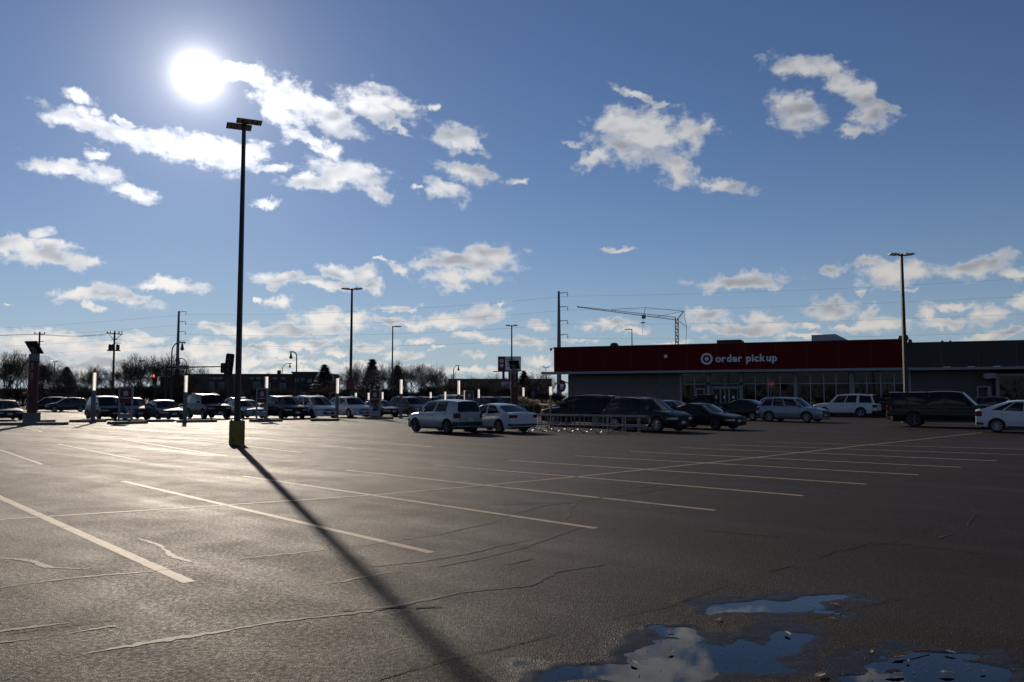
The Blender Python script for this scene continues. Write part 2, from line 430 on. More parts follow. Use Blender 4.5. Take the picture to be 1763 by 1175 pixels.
def asphalt():
    m = bpy.data.materials.new('asphalt'); m.use_nodes = True; g = NT(m.node_tree)
    P = g.n('ShaderNodeNewGeometry').outputs['Position']
    big = g.noise(P, 0.16, 5, 0.6); mid = g.noise(P, 1.3, 5, 0.6); grit = g.noise(P, 58, 4, 0.8)
    # worn lanes run with the traffic, across the bays
    rot = g.n('ShaderNodeVectorRotate', rotation_type='Z_AXIS', ins={0: P, 3: R(41)}).outputs[0]
    lanes = g.noise(g.vmath('MULTIPLY', rot, (0.10, 0.9, 1.0)), 1.0, 5, 0.6)
    stone = g.n('ShaderNodeTexVoronoi', feature='F1', ins={'Vector': P, 'Scale': 95.0})
    c = g.mix(g.maprange(big, 0.32, 0.68), (0.0125, 0.0082, 0.0062), (0.0235, 0.0156, 0.0119))
    c = g.mix(g.math('MULTIPLY', g.maprange(lanes, 0.45, 0.75), 0.45), c, (0.040, 0.029, 0.023))
    c = g.mix(g.math('MULTIPLY', g.maprange(mid, 0.5, 0.75), 0.35), c, (0.013, 0.0115, 0.011))
    c = g.mix(g.math('MULTIPLY', g.maprange(grit, 0.46, 0.70), 0.7), c, (0.060, 0.045, 0.036))
    c = g.mix(g.math('MULTIPLY', g.maprange(g.noise(P, 26, 3, 0.7), 0.50, 0.66), 0.45), c, (0.055, 0.041, 0.033))
    c = g.mix(g.math('MULTIPLY', g.maprange(g.noise(P, 30, 3, 0.7), 0.55, 0.68), 0.5), c, (0.007, 0.006, 0.0055))
    oil = g.math('MULTIPLY', g.maprange(g.noise(P, 0.55, 3, 0.6), 0.66, 0.76), 0.5)
    c = g.mix(oil, c, (0.009, 0.0085, 0.0085))
    drip = g.n('ShaderNodeTexVoronoi', feature='F1', ins={'Vector': g.vmath('ADD', P, g.vmath('SCALE', g.n('ShaderNodeTexNoise', ins={'Vector': P, 'Scale': 4.0}).outputs['Color'], s=0.18)), 'Scale': 0.55, 'Randomness': 1.0}).outputs['Distance']
    c = g.mix(g.math('MULTIPLY', g.maprange(drip, 0.10, 0.03), 0.65), c, (0.008, 0.007, 0.0065))
    w = g.n('ShaderNodeAttribute', attribute_name='wet').outputs['Fac']
    c = g.mix(g.math('MULTIPLY', w, 0.6), c, (0.007, 0.006, 0.0055))
    r = g.maprange(mid, 0.3, 0.7, 0.56, 0.63)
    r = g.math('ADD', r, g.maprange(lanes, 0.4, 0.7, 0.05, -0.04))
    r = g.math('MULTIPLY', r, g.maprange(w, 0.0, 1.0, 1.0, 0.55))
    chip = g.noise(P, 24, 3, 0.7)
    r = g.math('ADD', r, g.maprange(chip, 0.40, 0.62, 0.07, -0.07))
    hgt = g.math('ADD', g.math('ADD', g.math('MULTIPLY', grit, 0.6), g.math('MULTIPLY', chip, 0.5)), g.math('MULTIPLY', stone.outputs['Distance'], -0.5))
    bmp = g.n('ShaderNodeBump', ins={'Height': hgt, 'Strength': g.maprange(w, 0.2, 1.0, 0.8, 0.25), 'Distance': 0.014})
    wav = g.n('ShaderNodeBump', ins={'Height': mid, 'Strength': 0.05, 'Distance': 0.05, 'Normal': bmp.outputs[0]})
    b = g.n('ShaderNodeBsdfPrincipled', ins={'Base Color': c, 'Roughness': r, 'Normal': wav.outputs[0]})
    g.t.links.new(g.maprange(w, 0.0, 1.0, 0.064, 0.09), b.inputs['Specular IOR Level'])
    g.n('ShaderNodeOutputMaterial', ins={0: b.outputs[0]})
    MATS['asphalt'] = m; return m
lot = link('parking_lot', me, asphalt()); tag(lot, kind='structure')

def water():
    m = bpy.data.materials.new('puddle_water'); m.use_nodes = True; g = NT(m.node_tree)
    P = g.n('ShaderNodeNewGeometry').outputs['Position']
    fr = g.n('ShaderNodeFresnel', ins={'IOR': 1.34})
    tr = g.n('ShaderNodeBsdfTransparent', ins={0: (0.55, 0.55, 0.56, 1)})
    bm_ = g.n('ShaderNodeBump', ins={'Height': g.noise(P, 7, 3, 0.5), 'Strength': 0.02, 'Distance': 0.01})
    gl = g.n('ShaderNodeBsdfGlossy', ins={0: (1, 1, 1, 1), 'Roughness': 0.015, 'Normal': bm_.outputs[0]})
    mx = g.n('ShaderNodeMixShader', ins={0: fr.outputs[0], 1: tr.outputs[0], 2: gl.outputs[0]})
    g.n('ShaderNodeOutputMaterial', ins={0: mx.outputs[0]}); return m
water_mat = water()
for k, blobs in enumerate(PUDDLES):
    h = hollow(GX, GY, blobs)
    keep = (h > -0.25); cell = keep[:-1, :-1] | keep[1:, :-1] | keep[:-1, 1:] | keep[1:, 1:]
    q = quads[cell.ravel()]
    if not len(q): continue
    used = np.unique(q); remap = np.zeros(nx * ny, dtype=np.int64); remap[used] = np.arange(len(used))
    co = np.stack([GX.ravel()[used], GY.ravel()[used], np.full(len(used), -0.0042 - 0.0003 * k)], -1)
    p = link('puddle', grid_mesh('puddle', co, remap[q]), water_mat); tag(p, kind='structure')

# ------------------------------------------------------------------ painted lines, sealed cracks and seams
def road_paint(name, c, wear, rough=0.62):
    m = bpy.data.materials.new(name); m.use_nodes = True; g = NT(m.node_tree)
    P = g.n('ShaderNodeNewGeometry').outputs['Position']
    a, b_ = g.noise(P, 3.0, 6, 0.65), g.noise(P, 60, 4, 0.7)
    worn = g.math('MULTIPLY', g.maprange(g.math('ADD', g.math('MULTIPLY', a, 0.55), g.math('MULTIPLY', b_, 0.5)), wear, wear + 0.16), 0.9)
    cc = g.mix(worn, c, (0.028, 0.023, 0.020))
    bmp = g.n('ShaderNodeBump', ins={'Height': b_, 'Strength': 0.4, 'Distance': 0.01})
    s = g.n('ShaderNodeBsdfPrincipled', ins={'Base Color': cc, 'Roughness': rough, 'Normal': bmp.outputs[0], 'Specular IOR Level': 0.085})
    g.n('ShaderNodeOutputMaterial', ins={0: s.outputs[0]}); MATS[name] = m; return m
road_paint('stripe_paint', (0.36, 0.275, 0.19), 0.525)
road_paint('faded_paint', (0.12, 0.098, 0.078), 0.48)
road_paint('white_paint', (0.42, 0.37, 0.32), 0.53)
road_paint('crack_sealant', (0.040, 0.030, 0.024), 0.47, 0.60)
road_paint('open_crack', (0.006, 0.0055, 0.005), 0.56, 0.8)
SHEET = [0.0020]
def ribbon(name, pts, width, mat_, rough_edge=0.1, step=0.12, z=None, wander=0.0, seed=0):
    """flat strip along ground points, edges uneven"""
    pts = [Vector(p) for p in pts]; rs = np.random.default_rng(seed)
    L = [0.0]
    for a, b in zip(pts, pts[1:]): L.append(L[-1] + (b - a).length)
    n = max(2, min(600, int(L[-1] / step))); left, right = [], []
    for i in range(n + 1):
        s = L[-1] * i / n; j = max(k for k in range(len(L)) if L[k] <= s + 1e-6); j = min(j, len(pts) - 2)
        t = (s - L[j]) / max(1e-6, L[j + 1] - L[j]); p = pts[j].lerp(pts[j + 1], t)
        d = (pts[j + 1] - pts[j]).normalized(); nrm = Vector((-d.y, d.x, 0))
        w = float(vnoise(np.array([s * 1.1 + seed * 9.1]), np.array([seed * 3.3]), seed)[0] - 0.5) * wander
        p = p + nrm * (w + rs.normal(0, wander * 0.07))
        br = 1.0
        if rough_edge > 0.3: br = float(np.clip(vnoise(np.array([s * 1.7 + seed * 5.3]), np.array([seed * 7.7]), seed + 50)[0] * 2.6 - 0.55, 0.06, 1.35))
        wl, wr = width / 2 * br * (1 + rs.normal(0, rough_edge * .6)), width / 2 * br * (1 + rs.normal(0, rough_edge * .6))
        left.append(p + nrm * wl); right.append(p - nrm * wr)
    if z is None:
        SHEET[0] += 0.00004; z = SHEET[0]
    vs = [(p.x, p.y, z) for p in left] + [(p.x, p.y, z) for p in right]; m = n + 1
    me = bpy.data.meshes.new(name); me.from_pydata(vs, [], [(i, i + 1, m + i + 1, m + i)[::-1] for i in range(n)])
    return link(name, me, MATS[mat_], lot)
G = lambda *pp: [ground(u, v) for u, v in pp]
for k, s in enumerate([((-40,839),(326,1003)),((212,829),(743,952)),((418,820),(1026,910)),((596,810),(1231,879)),((748,801),(1383,854)),
          ((876,793),(1491,834)),((988,785),(1581,818)),((1085,778),(1654,805)),((1170,771),(1717,794)),((1240,766),(1775,784)),((1305,761),(1830,776))]):
    ribbon('parking_stripe', G(*s), 0.11 if k else 0.12, 'stripe_paint', 0.05, seed=k)
SHEET[0] = 0.0030
ribbon('centre_stripe', G((-60,899),(0,895),(300,876),(639,853),(800,839),(991,821.5),(1250,794),(1480,768),(1690,745.5)), 0.085, 'stripe_paint', 0.06, seed=40)
for k, s in enumerate([((0,775),(72,800)),((100,765),(240,793)),((211,757),(390,786)),((318,755),(520,780)),((424,753),(610,772)),((530,751),(743,769.6)),((640,750),(839,765)),((740,749),(924,760)),
          ((1360,757),(1500,762)),((1420,753),(1600,759)),((1540,764),(1763,771)),((1590,757),(1763,762)),((1480,749),(1640,753)),((1330,748),(1470,752))]):
    ribbon('faded_stripe', G(*s), 0.09, 'faded_paint' if k > 5 else 'white_paint', 0.06, seed=60 + k)
for k, s in enumerate([((80,742),(114,741.6)),((123,741.5),(155,741)),((231,738.8),(272,738.3)),((281,738.2),(312,738)),((345,738),(392,737.5)),((420,737),(452,736.6)),((486,735.5),(530,734)),((540,733.8),(572,733)),
          ((45,737),(72,744)),((128,732),(172,742)),((170,730),(228,741)),((255,729),(310,738.5)),((300,729),(365,739)),((360,727.5),(425,736)),((440,728),(500,735)),((520,727),(566,732))]):
    ribbon('bay_line', G(*s), 0.10, 'white_paint', 0.05, seed=90 + k)
SHEET[0] = 0.0038
SEAL = [
 ([(0,1090),(120,1074),(250,1057),(330,1042),(420,1030),(510,1015),(600,1002),(650,990),(730,980),(830,962),(900,945),(950,925),(1000,908)], 0.055, 0.10),
 ([(0,1172),(60,1150),(160,1125),(280,1105),(380,1090),(480,1072),(600,1058),(700,1040),(800,1020),(915,1010),(960,985),(1040,972)], 0.075, 0.06),
 ([(0,1012),(70,1003),(140,995),(250,986),(330,975),(420,963),(500,955),(600,942),(680,932),(755,922),(790,913),(845,902),(872,888),(940,870),(1010,865)], 0.04, 0.12),
 ([(0,960),(45,965),(80,980),(105,997)], 0.07, 0.12), ([(45,962),(90,978),(150,981)], 0.06, 0.08),
 ([(235,928),(270,938),(300,955),(335,970)], 0.08, 0.10), ([(868,890),(872,872),(884,868)], 0.10, 0.05), ([(976,898),(984,872),(990,864)], 0.10, 0.06),
 ([(755,870),(870,868),(960,866),(1000,862),(1100,850),(1165,838)], 0.05, 0.12), ([(1080,830),(1108,841),(1132,836)], 0.09, 0.1),
 ([(1210,913),(1350,925),(1480,935),(1560,938),(1700,955)], 0.05, 0.1), ([(1530,838),(1600,850),(1690,885)], 0.06, 0.12), ([(1686,883),(1672,908),(1612,928)], 0.06, 0.12),
 ([(640,975),(720,968),(800,955),(905,930)], 0.05, 0.14), ([(480,832),(506,826),(500,840)], 0.07, 0.05), ([(0,1108),(70,1098),(140,1088),(200,1078)], 0.05, 0.08),
 ([(760,998),(830,985),(912,962)], 0.05, 0.1), ([(770,805),(830,815),(848,826)], 0.07, 0.1), ([(1040,910),(1130,915),(1200,922)], 0.04, 0.1),
 ([(0,808),(120,800),(260,790)], 0.05, 0.2), ([(1430,745),(1490,748),(1520,752)], 0.10, 0.3),
]
for k, (pp, w, wa) in enumerate(SEAL): ribbon('sealed_crack', G(*pp), w * 0.72, 'crack_sealant', 0.55, 0.04, wander=wa, seed=120 + k)
SHEET[0] = 0.0048
DARK = [
 ([(640,1175),(760,1140),(880,1112),(990,1085),(1060,1065),(1150,1045),(1250,1010),(1330,985),(1440,950),(1540,935),(1640,900),(1700,880)], 0.022, 0.05),
 ([(0,1095),(60,1086),(130,1077),(200,1068)], 0.018, 0.03), ([(300,984),(400,968),(470,960),(560,948)], 0.018, 0.03), ([(560,1022),(640,1000),(700,990)], 0.015, 0.04),
 ([(780,1135),(820,1155),(850,1175)], 0.015, 0.05), ([(1330,1082),(1420,1060),(1500,1042),(1560,1030)], 0.016, 0.05), ([(1440,952),(1500,935),(1560,932)], 0.016, 0.05),
 ([(0,807),(60,805.5)], 0.10, 0.1), ([(100,757),(260,758),(360,756)], 0.10, 0.2), ([(520,747),(640,744),(700,743)], 0.14, 0.3), ([(1508,760),(1560,757)], 0.15, 0.2),
 ([(590,1052),(640,1050),(700,1046)], 0.05, 0.04), ([(715,1048),(760,1046)], 0.07, 0.05), ([(915,1076),(945,1074)], 0.06, 0.02),
]
for k, (pp, w, wa) in enumerate(DARK): ribbon('open_crack', G(*pp), w * 0.42, 'open_crack', 0.7, 0.035, wander=wa, seed=160 + k)

# ------------------------------------------------------------------ the store
mat('fascia_red', (0.10, 0.004, 0.005), 0.75, spec=0.12, var=0.06, scale=0.6)
mat('fascia_grey', (0.058, 0.052, 0.050), 0.75, spec=0.15, var=0.1, scale=0.6)
mat('canopy_metal', (0.22, 0.24, 0.27), 0.5, 0.3, var=0.08)
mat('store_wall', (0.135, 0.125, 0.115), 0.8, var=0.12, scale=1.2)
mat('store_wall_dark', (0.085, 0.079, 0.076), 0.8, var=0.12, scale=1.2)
mat('store_column', (0.22, 0.225, 0.24), 0.5, var=0.06)
mat('mullion', (0.30, 0.31, 0.34), 0.45, 0.3, var=0.05)
mat('sign_white', (0.62, 0.63, 0.68), 0.4, var=0.03)
mat('roof_gravel', (0.12, 0.115, 0.11), 0.9, var=0.2)
mat('interior_dark', (0.018, 0.016, 0.015), 0.8)
mat('interior_floor', (0.05, 0.048, 0.045), 0.4)
mat('display_red', (0.50, 0.04, 0.03), 0.6, var=0.4, scale=1.5)
mat('display_tan', (0.60, 0.42, 0.22), 0.7, var=0.5, scale=2)
mat('roof_unit', (0.26, 0.30, 0.35), 0.5, 0.3)
glass_mat('store_glass', (0.45, 0.48, 0.50), 1.4)
S0 = Vector((4.9, 95.0)); SA = math.atan2(-14.0, 34.4)
SD, SN = Vector((math.cos(SA), math.sin(SA))), Vector((math.sin(SA), -math.cos(SA)))
def on_front(u, v, out=0.0):
    """photograph pixel -> (metres along the shop front, height) on the front plane moved out by `out`"""
    d = ray(u, v); o = S0 + SN * out
    t = (o.x * SN.x + o.y * SN.y) / (d.x * SN.x + d.y * SN.y)
    p = Vector((d.x * t, d.y * t)); return (p - o).dot(SD), EYE + d.z * t
fx = lambda u, out=0.0: on_front(u, 650, out)[0]
store = empty('store', (S0.x, S0.y, 0), SA, 'long low store with dark red fascia and order pickup sign', 'store')
Z0, Z1 = 4.62, 7.45                       # fascia
XR, XE = fx(1560), fx(1560) + 34.0        # end of the red part, end of the grey part
XW, XG = fx(978, -0.9), fx(1170, -0.9)
def sb(name, m, *boxes, parent=store, smooth=None):
    b = MB()
    for q in boxes: b.box(*q)
    return b.build(name, MATS[m], parent, smooth)
red = sb('red_fascia', 'fascia_red', (0, XR, 0, 0.35, Z0, Z1), (0, 0.3, 0.352, 7.0, Z0, Z1)); red['label'] = 'dark red fascia band with white lettering'
sb('parapet_cap', 'store_wall_dark', (-0.04, XR + 0.04, -0.05, 0.42, Z1 + 0.002, Z1 + 0.07), parent=red)
for k in range(1, 12): sb('panel_joint', 'store_wall_dark', (XR * k / 12 - 0.012, XR * k / 12 + 0.012, -0.004, -0.0005, Z0 + 0.02, Z1 - 0.02), parent=red)
for k in range(1, 9): sb('grey_panel_joint', 'store_wall', (XR + 3.2 * k - 0.012, XR + 3.2 * k + 0.012, 0.2155, 0.2195, Z0, Z1 - 0.4))
sb('grey_fascia', 'fascia_grey', (XR + 0.004, XE, 0.22, 0.5, Z0 - 0.02, Z1 - 0.38))
sb('grey_parapet_cap', 'store_wall_dark', (XR + 0.008, XE, 0.17, 0.56, Z1 - 0.378, Z1 - 0.31))
can = sb('canopy', 'canopy_metal', (-1.35, XR + 0.3, -0.65, 1.0, Z0 - 0.27, Z0 - 0.003), (XR + 0.302, XE, -0.55, 1.0, Z0 - 0.27, Z0 - 0.023))
for u in (1630, 1672, 1716):
    x = fx(u); sb('canopy_light', 'sign_white', (x - 0.3, x + 0.3, -0.40, -0.15, Z0 - 0.021, Z0 + 0.05), parent=can)
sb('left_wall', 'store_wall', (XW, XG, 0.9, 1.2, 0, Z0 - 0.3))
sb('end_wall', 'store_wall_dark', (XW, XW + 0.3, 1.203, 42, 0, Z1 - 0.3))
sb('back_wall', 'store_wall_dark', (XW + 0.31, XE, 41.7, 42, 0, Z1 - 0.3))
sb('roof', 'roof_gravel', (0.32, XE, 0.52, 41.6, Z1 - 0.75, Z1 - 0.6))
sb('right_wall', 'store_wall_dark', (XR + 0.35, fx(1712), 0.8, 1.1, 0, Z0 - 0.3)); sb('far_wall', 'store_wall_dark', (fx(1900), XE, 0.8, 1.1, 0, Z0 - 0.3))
for k in range(1, 5):                     # panel joints of the plain wall
    x = XW + (XG - XW) * k / 5; sb('wall_joint', 'store_wall_dark', (x - 0.02, x + 0.02, 0.893, 0.8995, 0.05, Z0 - 0.32))
# glazed front between columns
YG = 0.95; ZT = on_front(1330, 661, -YG)[1]; ZH = on_front(1245, 667, -YG)[1]
for a, b in ((1170, 1174), (1216.5, 1222.5), (1272.5, 1278.5), (1366, 1372.5), (1462, 1471), (1563.5, 1568)):
    xa, xb = fx(a, -0.8), fx(b, -0.8); sb('column', 'store_column', (xa, xb, 0.72, 1.12, 0, Z0 - 0.3))
lines = [1174, 1196, 1216.5], [1222.5, 1248, 1272.5], [1278.5, 1300, 1322, 1343, 1366], [1372.5, 1395, 1418, 1439, 1462], [1471, 1492, 1516, 1539, 1563.5]
for bay in lines:
    xs = [fx(u, -YG) for u in bay]
    for i, x in enumerate(xs[1:-1]): sb('mullion', 'mullion', (x - 0.045, x + 0.045, YG - 0.05, YG + 0.06, 0.02, Z0 - 0.3))
    sb('transom', 'mullion', (xs[0], xs[-1], YG - 0.045, YG + 0.055, ZT - 0.04, ZT + 0.04))
    for a, b in zip(xs, xs[1:]):
        doorway = bay[0] == 1222.5
        sb('pane', 'store_glass', (a + 0.05, b - 0.05, YG, YG + 0.012, ZT + 0.045, Z0 - 0.32))
        if not doorway: sb('pane', 'store_glass', (a + 0.05, b - 0.05, YG, YG + 0.012, 0.12, ZT - 0.045))
    if bay[0] != 1222.5: sb('sill', 'store_column', (xs[0], xs[-1], YG - 0.06, YG + 0.07, 0.0, 0.115))
# sliding entrance
xa, xb = fx(1223.5, -YG), fx(1272, -YG)
sb('door_header', 'store_column', (xa, xb, YG - 0.12, YG + 0.10, ZH - 0.1, ZH + 0.14))
for k in range(3):
    x0, x1 = xa + 0.1 + (xb - xa - 0.2) * k / 3, xa + 0.1 + (xb - xa - 0.2) * (k + 1) / 3
    d = sb('door', 'mullion', (x0, x0 + 0.07, YG - 0.03, YG + 0.03, 0.02, ZH - 0.105), (x1 - 0.09, x1 - 0.02, YG - 0.03, YG + 0.03, 0.02, ZH - 0.105),
           (x0 + 0.071, x1 - 0.091, YG - 0.03, YG + 0.03, 0.02, 0.22), (x0 + 0.071, x1 - 0.091, YG - 0.03, YG + 0.03, ZH - 0.18, ZH - 0.106))
    sb('pane', 'store_glass', (x0 + 0.072, x1 - 0.092, YG - 0.006, YG + 0.006, 0.222, ZH - 0.182), parent=d)
    sb('notice', 'sign_white', (x0 + 0.3, x0 + 0.55, YG - 0.035, YG - 0.032, 1.5, 1.85), parent=d)
xa, xb = fx(1197.5, -YG), fx(1214, -YG)
d = sb('door', 'store_column', (xa, xa + 0.16, YG - 0.09, YG - 0.052, 0, ZH - 0.1), (xb - 0.2, xb, YG - 0.09, YG - 0.052, 0, ZH - 0.1), (xa + 0.161, xb - 0.201, YG - 0.09, YG - 0.052, ZH - 0.28, ZH - 0.1))
for u in (1219.5, 1275.5):
    x = fx(u, -0.7); sb('wall_light', 'interior_dark', (x - 0.1, x + 0.1, 0.60, 0.718, ZT - 0.15, ZT + 0.2))
# what shows through the glass
inside = sb('interior', 'interior_floor', (XG, XR, 1.2, 12, 0.0, 0.03)); inside['label'] = 'dim sales floor behind the glass'
sb('back_partition', 'interior_dark', (XG, XR, 12.0, 12.2, 0.031, 4.3), parent=inside)
rs = random.Random(4)
for k in range(26):
    x = XG + 0.6 + (XR - XG - 2) * k / 25; w = rs.uniform(0.7, 1.5); y = rs.uniform(1.6, 3.6)
    sb('display_stand', rs.choice(['display_red', 'display_tan', 'interior_dark', 'display_tan']), (x, x + w, y, y + 0.6, 0.031, rs.uniform(1.2, 3.0)), parent=inside)
# lettering: ring sign and words
def raise_letters(text, size, depth, name, m, parent, place, bold=0.0, gap=1.0):
    """each character is its own raised letter; `place` is a matrix for the line of text"""
    cu = bpy.data.curves.new('letters', 'FONT'); cu.size = size; cu.offset = bold; cu.extrude = depth / 2; cu.resolution_u = 6
    x = 0.0; dg = None; out = []
    for ch in text:
        if ch == ' ': x += size * 0.30; continue
        cu.body = ch
        o = bpy.data.objects.new('letters', cu); col.objects.link(o)
        bpy.context.view_layer.update()
        me = bpy.data.meshes.new_from_object(o.evaluated_get(bpy.context.evaluated_depsgraph_get()))
        bpy.data.objects.remove(o)
        xs = [v.co.x for v in me.vertices]; lo, hi = min(xs), max(xs)
        me.transform(place @ Matrix.Translation((x - lo, 0, 0))); me.materials.clear()
        me.name = name; out.append(link(name, me, MATS[m], parent)); x += (hi - lo) + size * 0.075 * gap
    bpy.data.curves.remove(cu); return x, out
u0, z0 = on_front(1232, 623.5); u1, _ = on_front(1338, 620)
test = 12.0
wide, obs = raise_letters('order pickup', 1.0, 0.12, 'letter', 'sign_white', red, Matrix.Translation((0, 0, 0)), 0.036)
k = (u1 - u0) / (wide - 0.075)
for o in obs: o.data.transform(Matrix.Translation((u0, -0.06, z0)) @ Matrix.Rotation(math.pi / 2, 4, 'X') @ Matrix.Diagonal((k, k, 1, 1)))
cxs, czs = on_front(1217, 618.3); rr = (on_front(1227.2, 618)[0] - on_front(1206.8, 618)[0]) / 2
ring = MB(); n = 40
for a in range(n):
    A, B = 2 * math.pi * a / n, 2 * math.pi * (a + 1) / n
    q = [(cxs + rr * r_ * math.cos(t), czs + rr * r_ * math.sin(t)) for r_, t in ((0.66, A), (1, A), (1, B), (0.66, B))]
    ring.prism(q, 'y', -0.14, -0.004)
ring.build('sign_ring', MATS['sign_white'], red)
MB().prism([(cxs + rr * 0.34 * math.cos(2 * math.pi * a / 28), czs + rr * 0.34 * math.sin(2 * math.pi * a / 28)) for a in range(28)], 'y', -0.14, -0.004).build('sign_dot', MATS['sign_white'], red)
x, z = on_front(1146.5, 614); sb('fascia_box', 'sign_white', (x - 0.17, x + 0.17, -0.2, -0.004, z - 0.17, z + 0.17), parent=red)
x, z = on_front(949, 600)
MB().bar((0.02, 0.1, z), (x, -0.1, z), 0.04, n=8).lathe([(0.01, z - 0.32), (0.12, z - 0.26), (0.14, z - 0.1), (0.10, z)], 12, (x, -0.1, 0)).build('dome_camera', MATS['dark_bronze'], store, 40)
# small fittings of the right wing
x0, z0 = on_front(1694, 653, -0.3); x1, z1 = on_front(1713, 643, -0.3)
pj = MB(); pj.prism([(x0 - 0.1, z0 + 0.12), (x0 + 0.1, z0), (x1, z0 + 0.08), (x1, z1), (x0 + 0.05, z1), (x0 - 0.1, z1 - 0.15)], 'y', -0.4, 0.79); pj.build('cart_bay_hood', MATS['store_column'], store)
x = fx(1715, -0.3); sb('corner_post', 'store_column', (x - 0.05, x + 0.22, 0.2, 0.79, 0, z1 - 0.05))
sb('side_header', 'store_column', (x + 0.222, x + 12, 0.3, 0.5, z1 - 0.25, z1 - 0.05))
sb('side_pane', 'store_glass', (x + 0.23, x + 12, 0.38, 0.392, 0.05, z1 - 0.255)); sb('side_backing', 'interior_dark', (x + 0.3, x + 12, 3.0, 3.2, 0.0, 4.2))
x0, zz = on_front(1681, 665, -0.5); x1 = fx(1705, -0.5); sb('cart_rail', 'store_column', (x0, x0 + 0.12, 0.3, 0.5, 0, zz), (x1 - 0.3, x1, 0.3, 0.5, 0, zz), (x0 + 0.121, x1 - 0.301, 0.3, 0.5, zz - 0.14, zz))
# roof plant
def roof_piece(name, ua, ub, vtop, back, m, shape='box', dep=3.0):
    (xa, z), (xb, _) = on_front(ua, vtop, -back), on_front(ub, vtop, -back)
    b = MB(); lo = Z1 - 0.6
    if shape == 'box': b.prism([(xa, lo), (xb, lo), (xb - 0.15, z), (xa + 0.15, z)], 'y', back, back + dep)
    elif shape == 'slope': b.prism([(xa, lo), (xb, lo), (xa + (xb - xa) * 0.42, z), (xa, z - 0.05)], 'y', back, back + dep)
    elif shape == 'dome': b.lathe([((xb - xa) / 2 * c, lo + (z - lo) * s_) for c, s_ in ((1, 0), (1, 0.55), (0.9, 0.78), (0.6, 0.95), (0.1, 1.0))], 18, ((xa + xb) / 2, back + 1, 0))
    return b.build(name, MATS[m], store, 35)
roof_piece('roof_unit', 1232, 1278, 586, 5, 'interior_dark')
roof_piece('roof_unit', 1397, 1497, 576.5, 9, 'roof_unit', 'slope', 6)
roof_piece('roof_vent', 1045, 1062, 589.5, 5, 'interior_dark', 'dome')
for (a, b, t) in ((1545, 1557, 577), (1552, 1566, 575), (1563, 1572, 583)): roof_piece('exhaust_fan', a, b, t, 4 + (a % 3), 'dark_bronze', 'dome')
for u in (1624, 1638): roof_piece('roof_vent', u - 3, u + 3, 585.5, 4, 'interior_dark', 'dome')

# ------------------------------------------------------------------ trees, far buildings, poles, wires, crane
mat('bark', (0.045, 0.036, 0.030), 0.9, var=0.3, scale=4)
mat('twig', (0.050, 0.040, 0.034), 0.9, var=0.3, scale=2)
mat('needle', (0.020, 0.028, 0.016), 0.85, var=0.4, scale=1.5)
mat('dry_grass', (0.34, 0.25, 0.15), 0.8, var=0.3, scale=5, trans=0.4)
mat('rust_grass', (0.16, 0.075, 0.030), 0.8, var=0.4, scale=5, trans=0.3)
mat('brick', (0.060, 0.045, 0.040), 0.85, var=0.2, scale=1)
mat('dark_wall', (0.035, 0.034, 0.036), 0.85, var=0.2, scale=1)
mat('grey_wall', (0.075, 0.070, 0.068), 0.85, var=0.2, scale=1)
mat('blue_panel', (0.10, 0.13, 0.18), 0.4, var=0.1)
mat('far_window', (0.05, 0.065, 0.085), 0.1, 0.0, var=0.2)
mat('crane_steel', (0.16, 0.13, 0.11), 0.6, 0.2)
mat('lawn', (0.055, 0.050, 0.026), 0.95, var=0.4, scale=0.5)

def tubes(segs, n=3):
    """many tapering twigs as one mesh: rows of (ax ay az bx by bz ra rb)"""
    s = np.array(segs, dtype=float); a, b = s[:, :3], s[:, 3:6]; ra, rb = s[:, 6:7], s[:, 7:8]
    d = b - a; d /= np.linalg.norm(d, axis=1, keepdims=True) + 1e-9
    up = np.where(np.abs(d[:, 2:3]) < 0.9, np.array([[0, 0, 1.0]]), np.array([[0, 1.0, 0]]))
    e = np.cross(d, up); e /= np.linalg.norm(e, axis=1, keepdims=True); f = np.cross(d, e)
    co = []
    for base, r in ((a, ra), (b, rb)):
        for k in range(n):
            t = 2 * math.pi * k / n; co.append(base + (e * math.cos(t) + f * math.sin(t)) * r)
    co = np.stack(co, 1).reshape(-1, 3); o = np.arange(len(s))[:, None] * 2 * n
    fa = np.concatenate([o + np.array([[k, (k + 1) % n, n + (k + 1) % n, n + k]]) for k in range(n)], 0)
    return co, fa
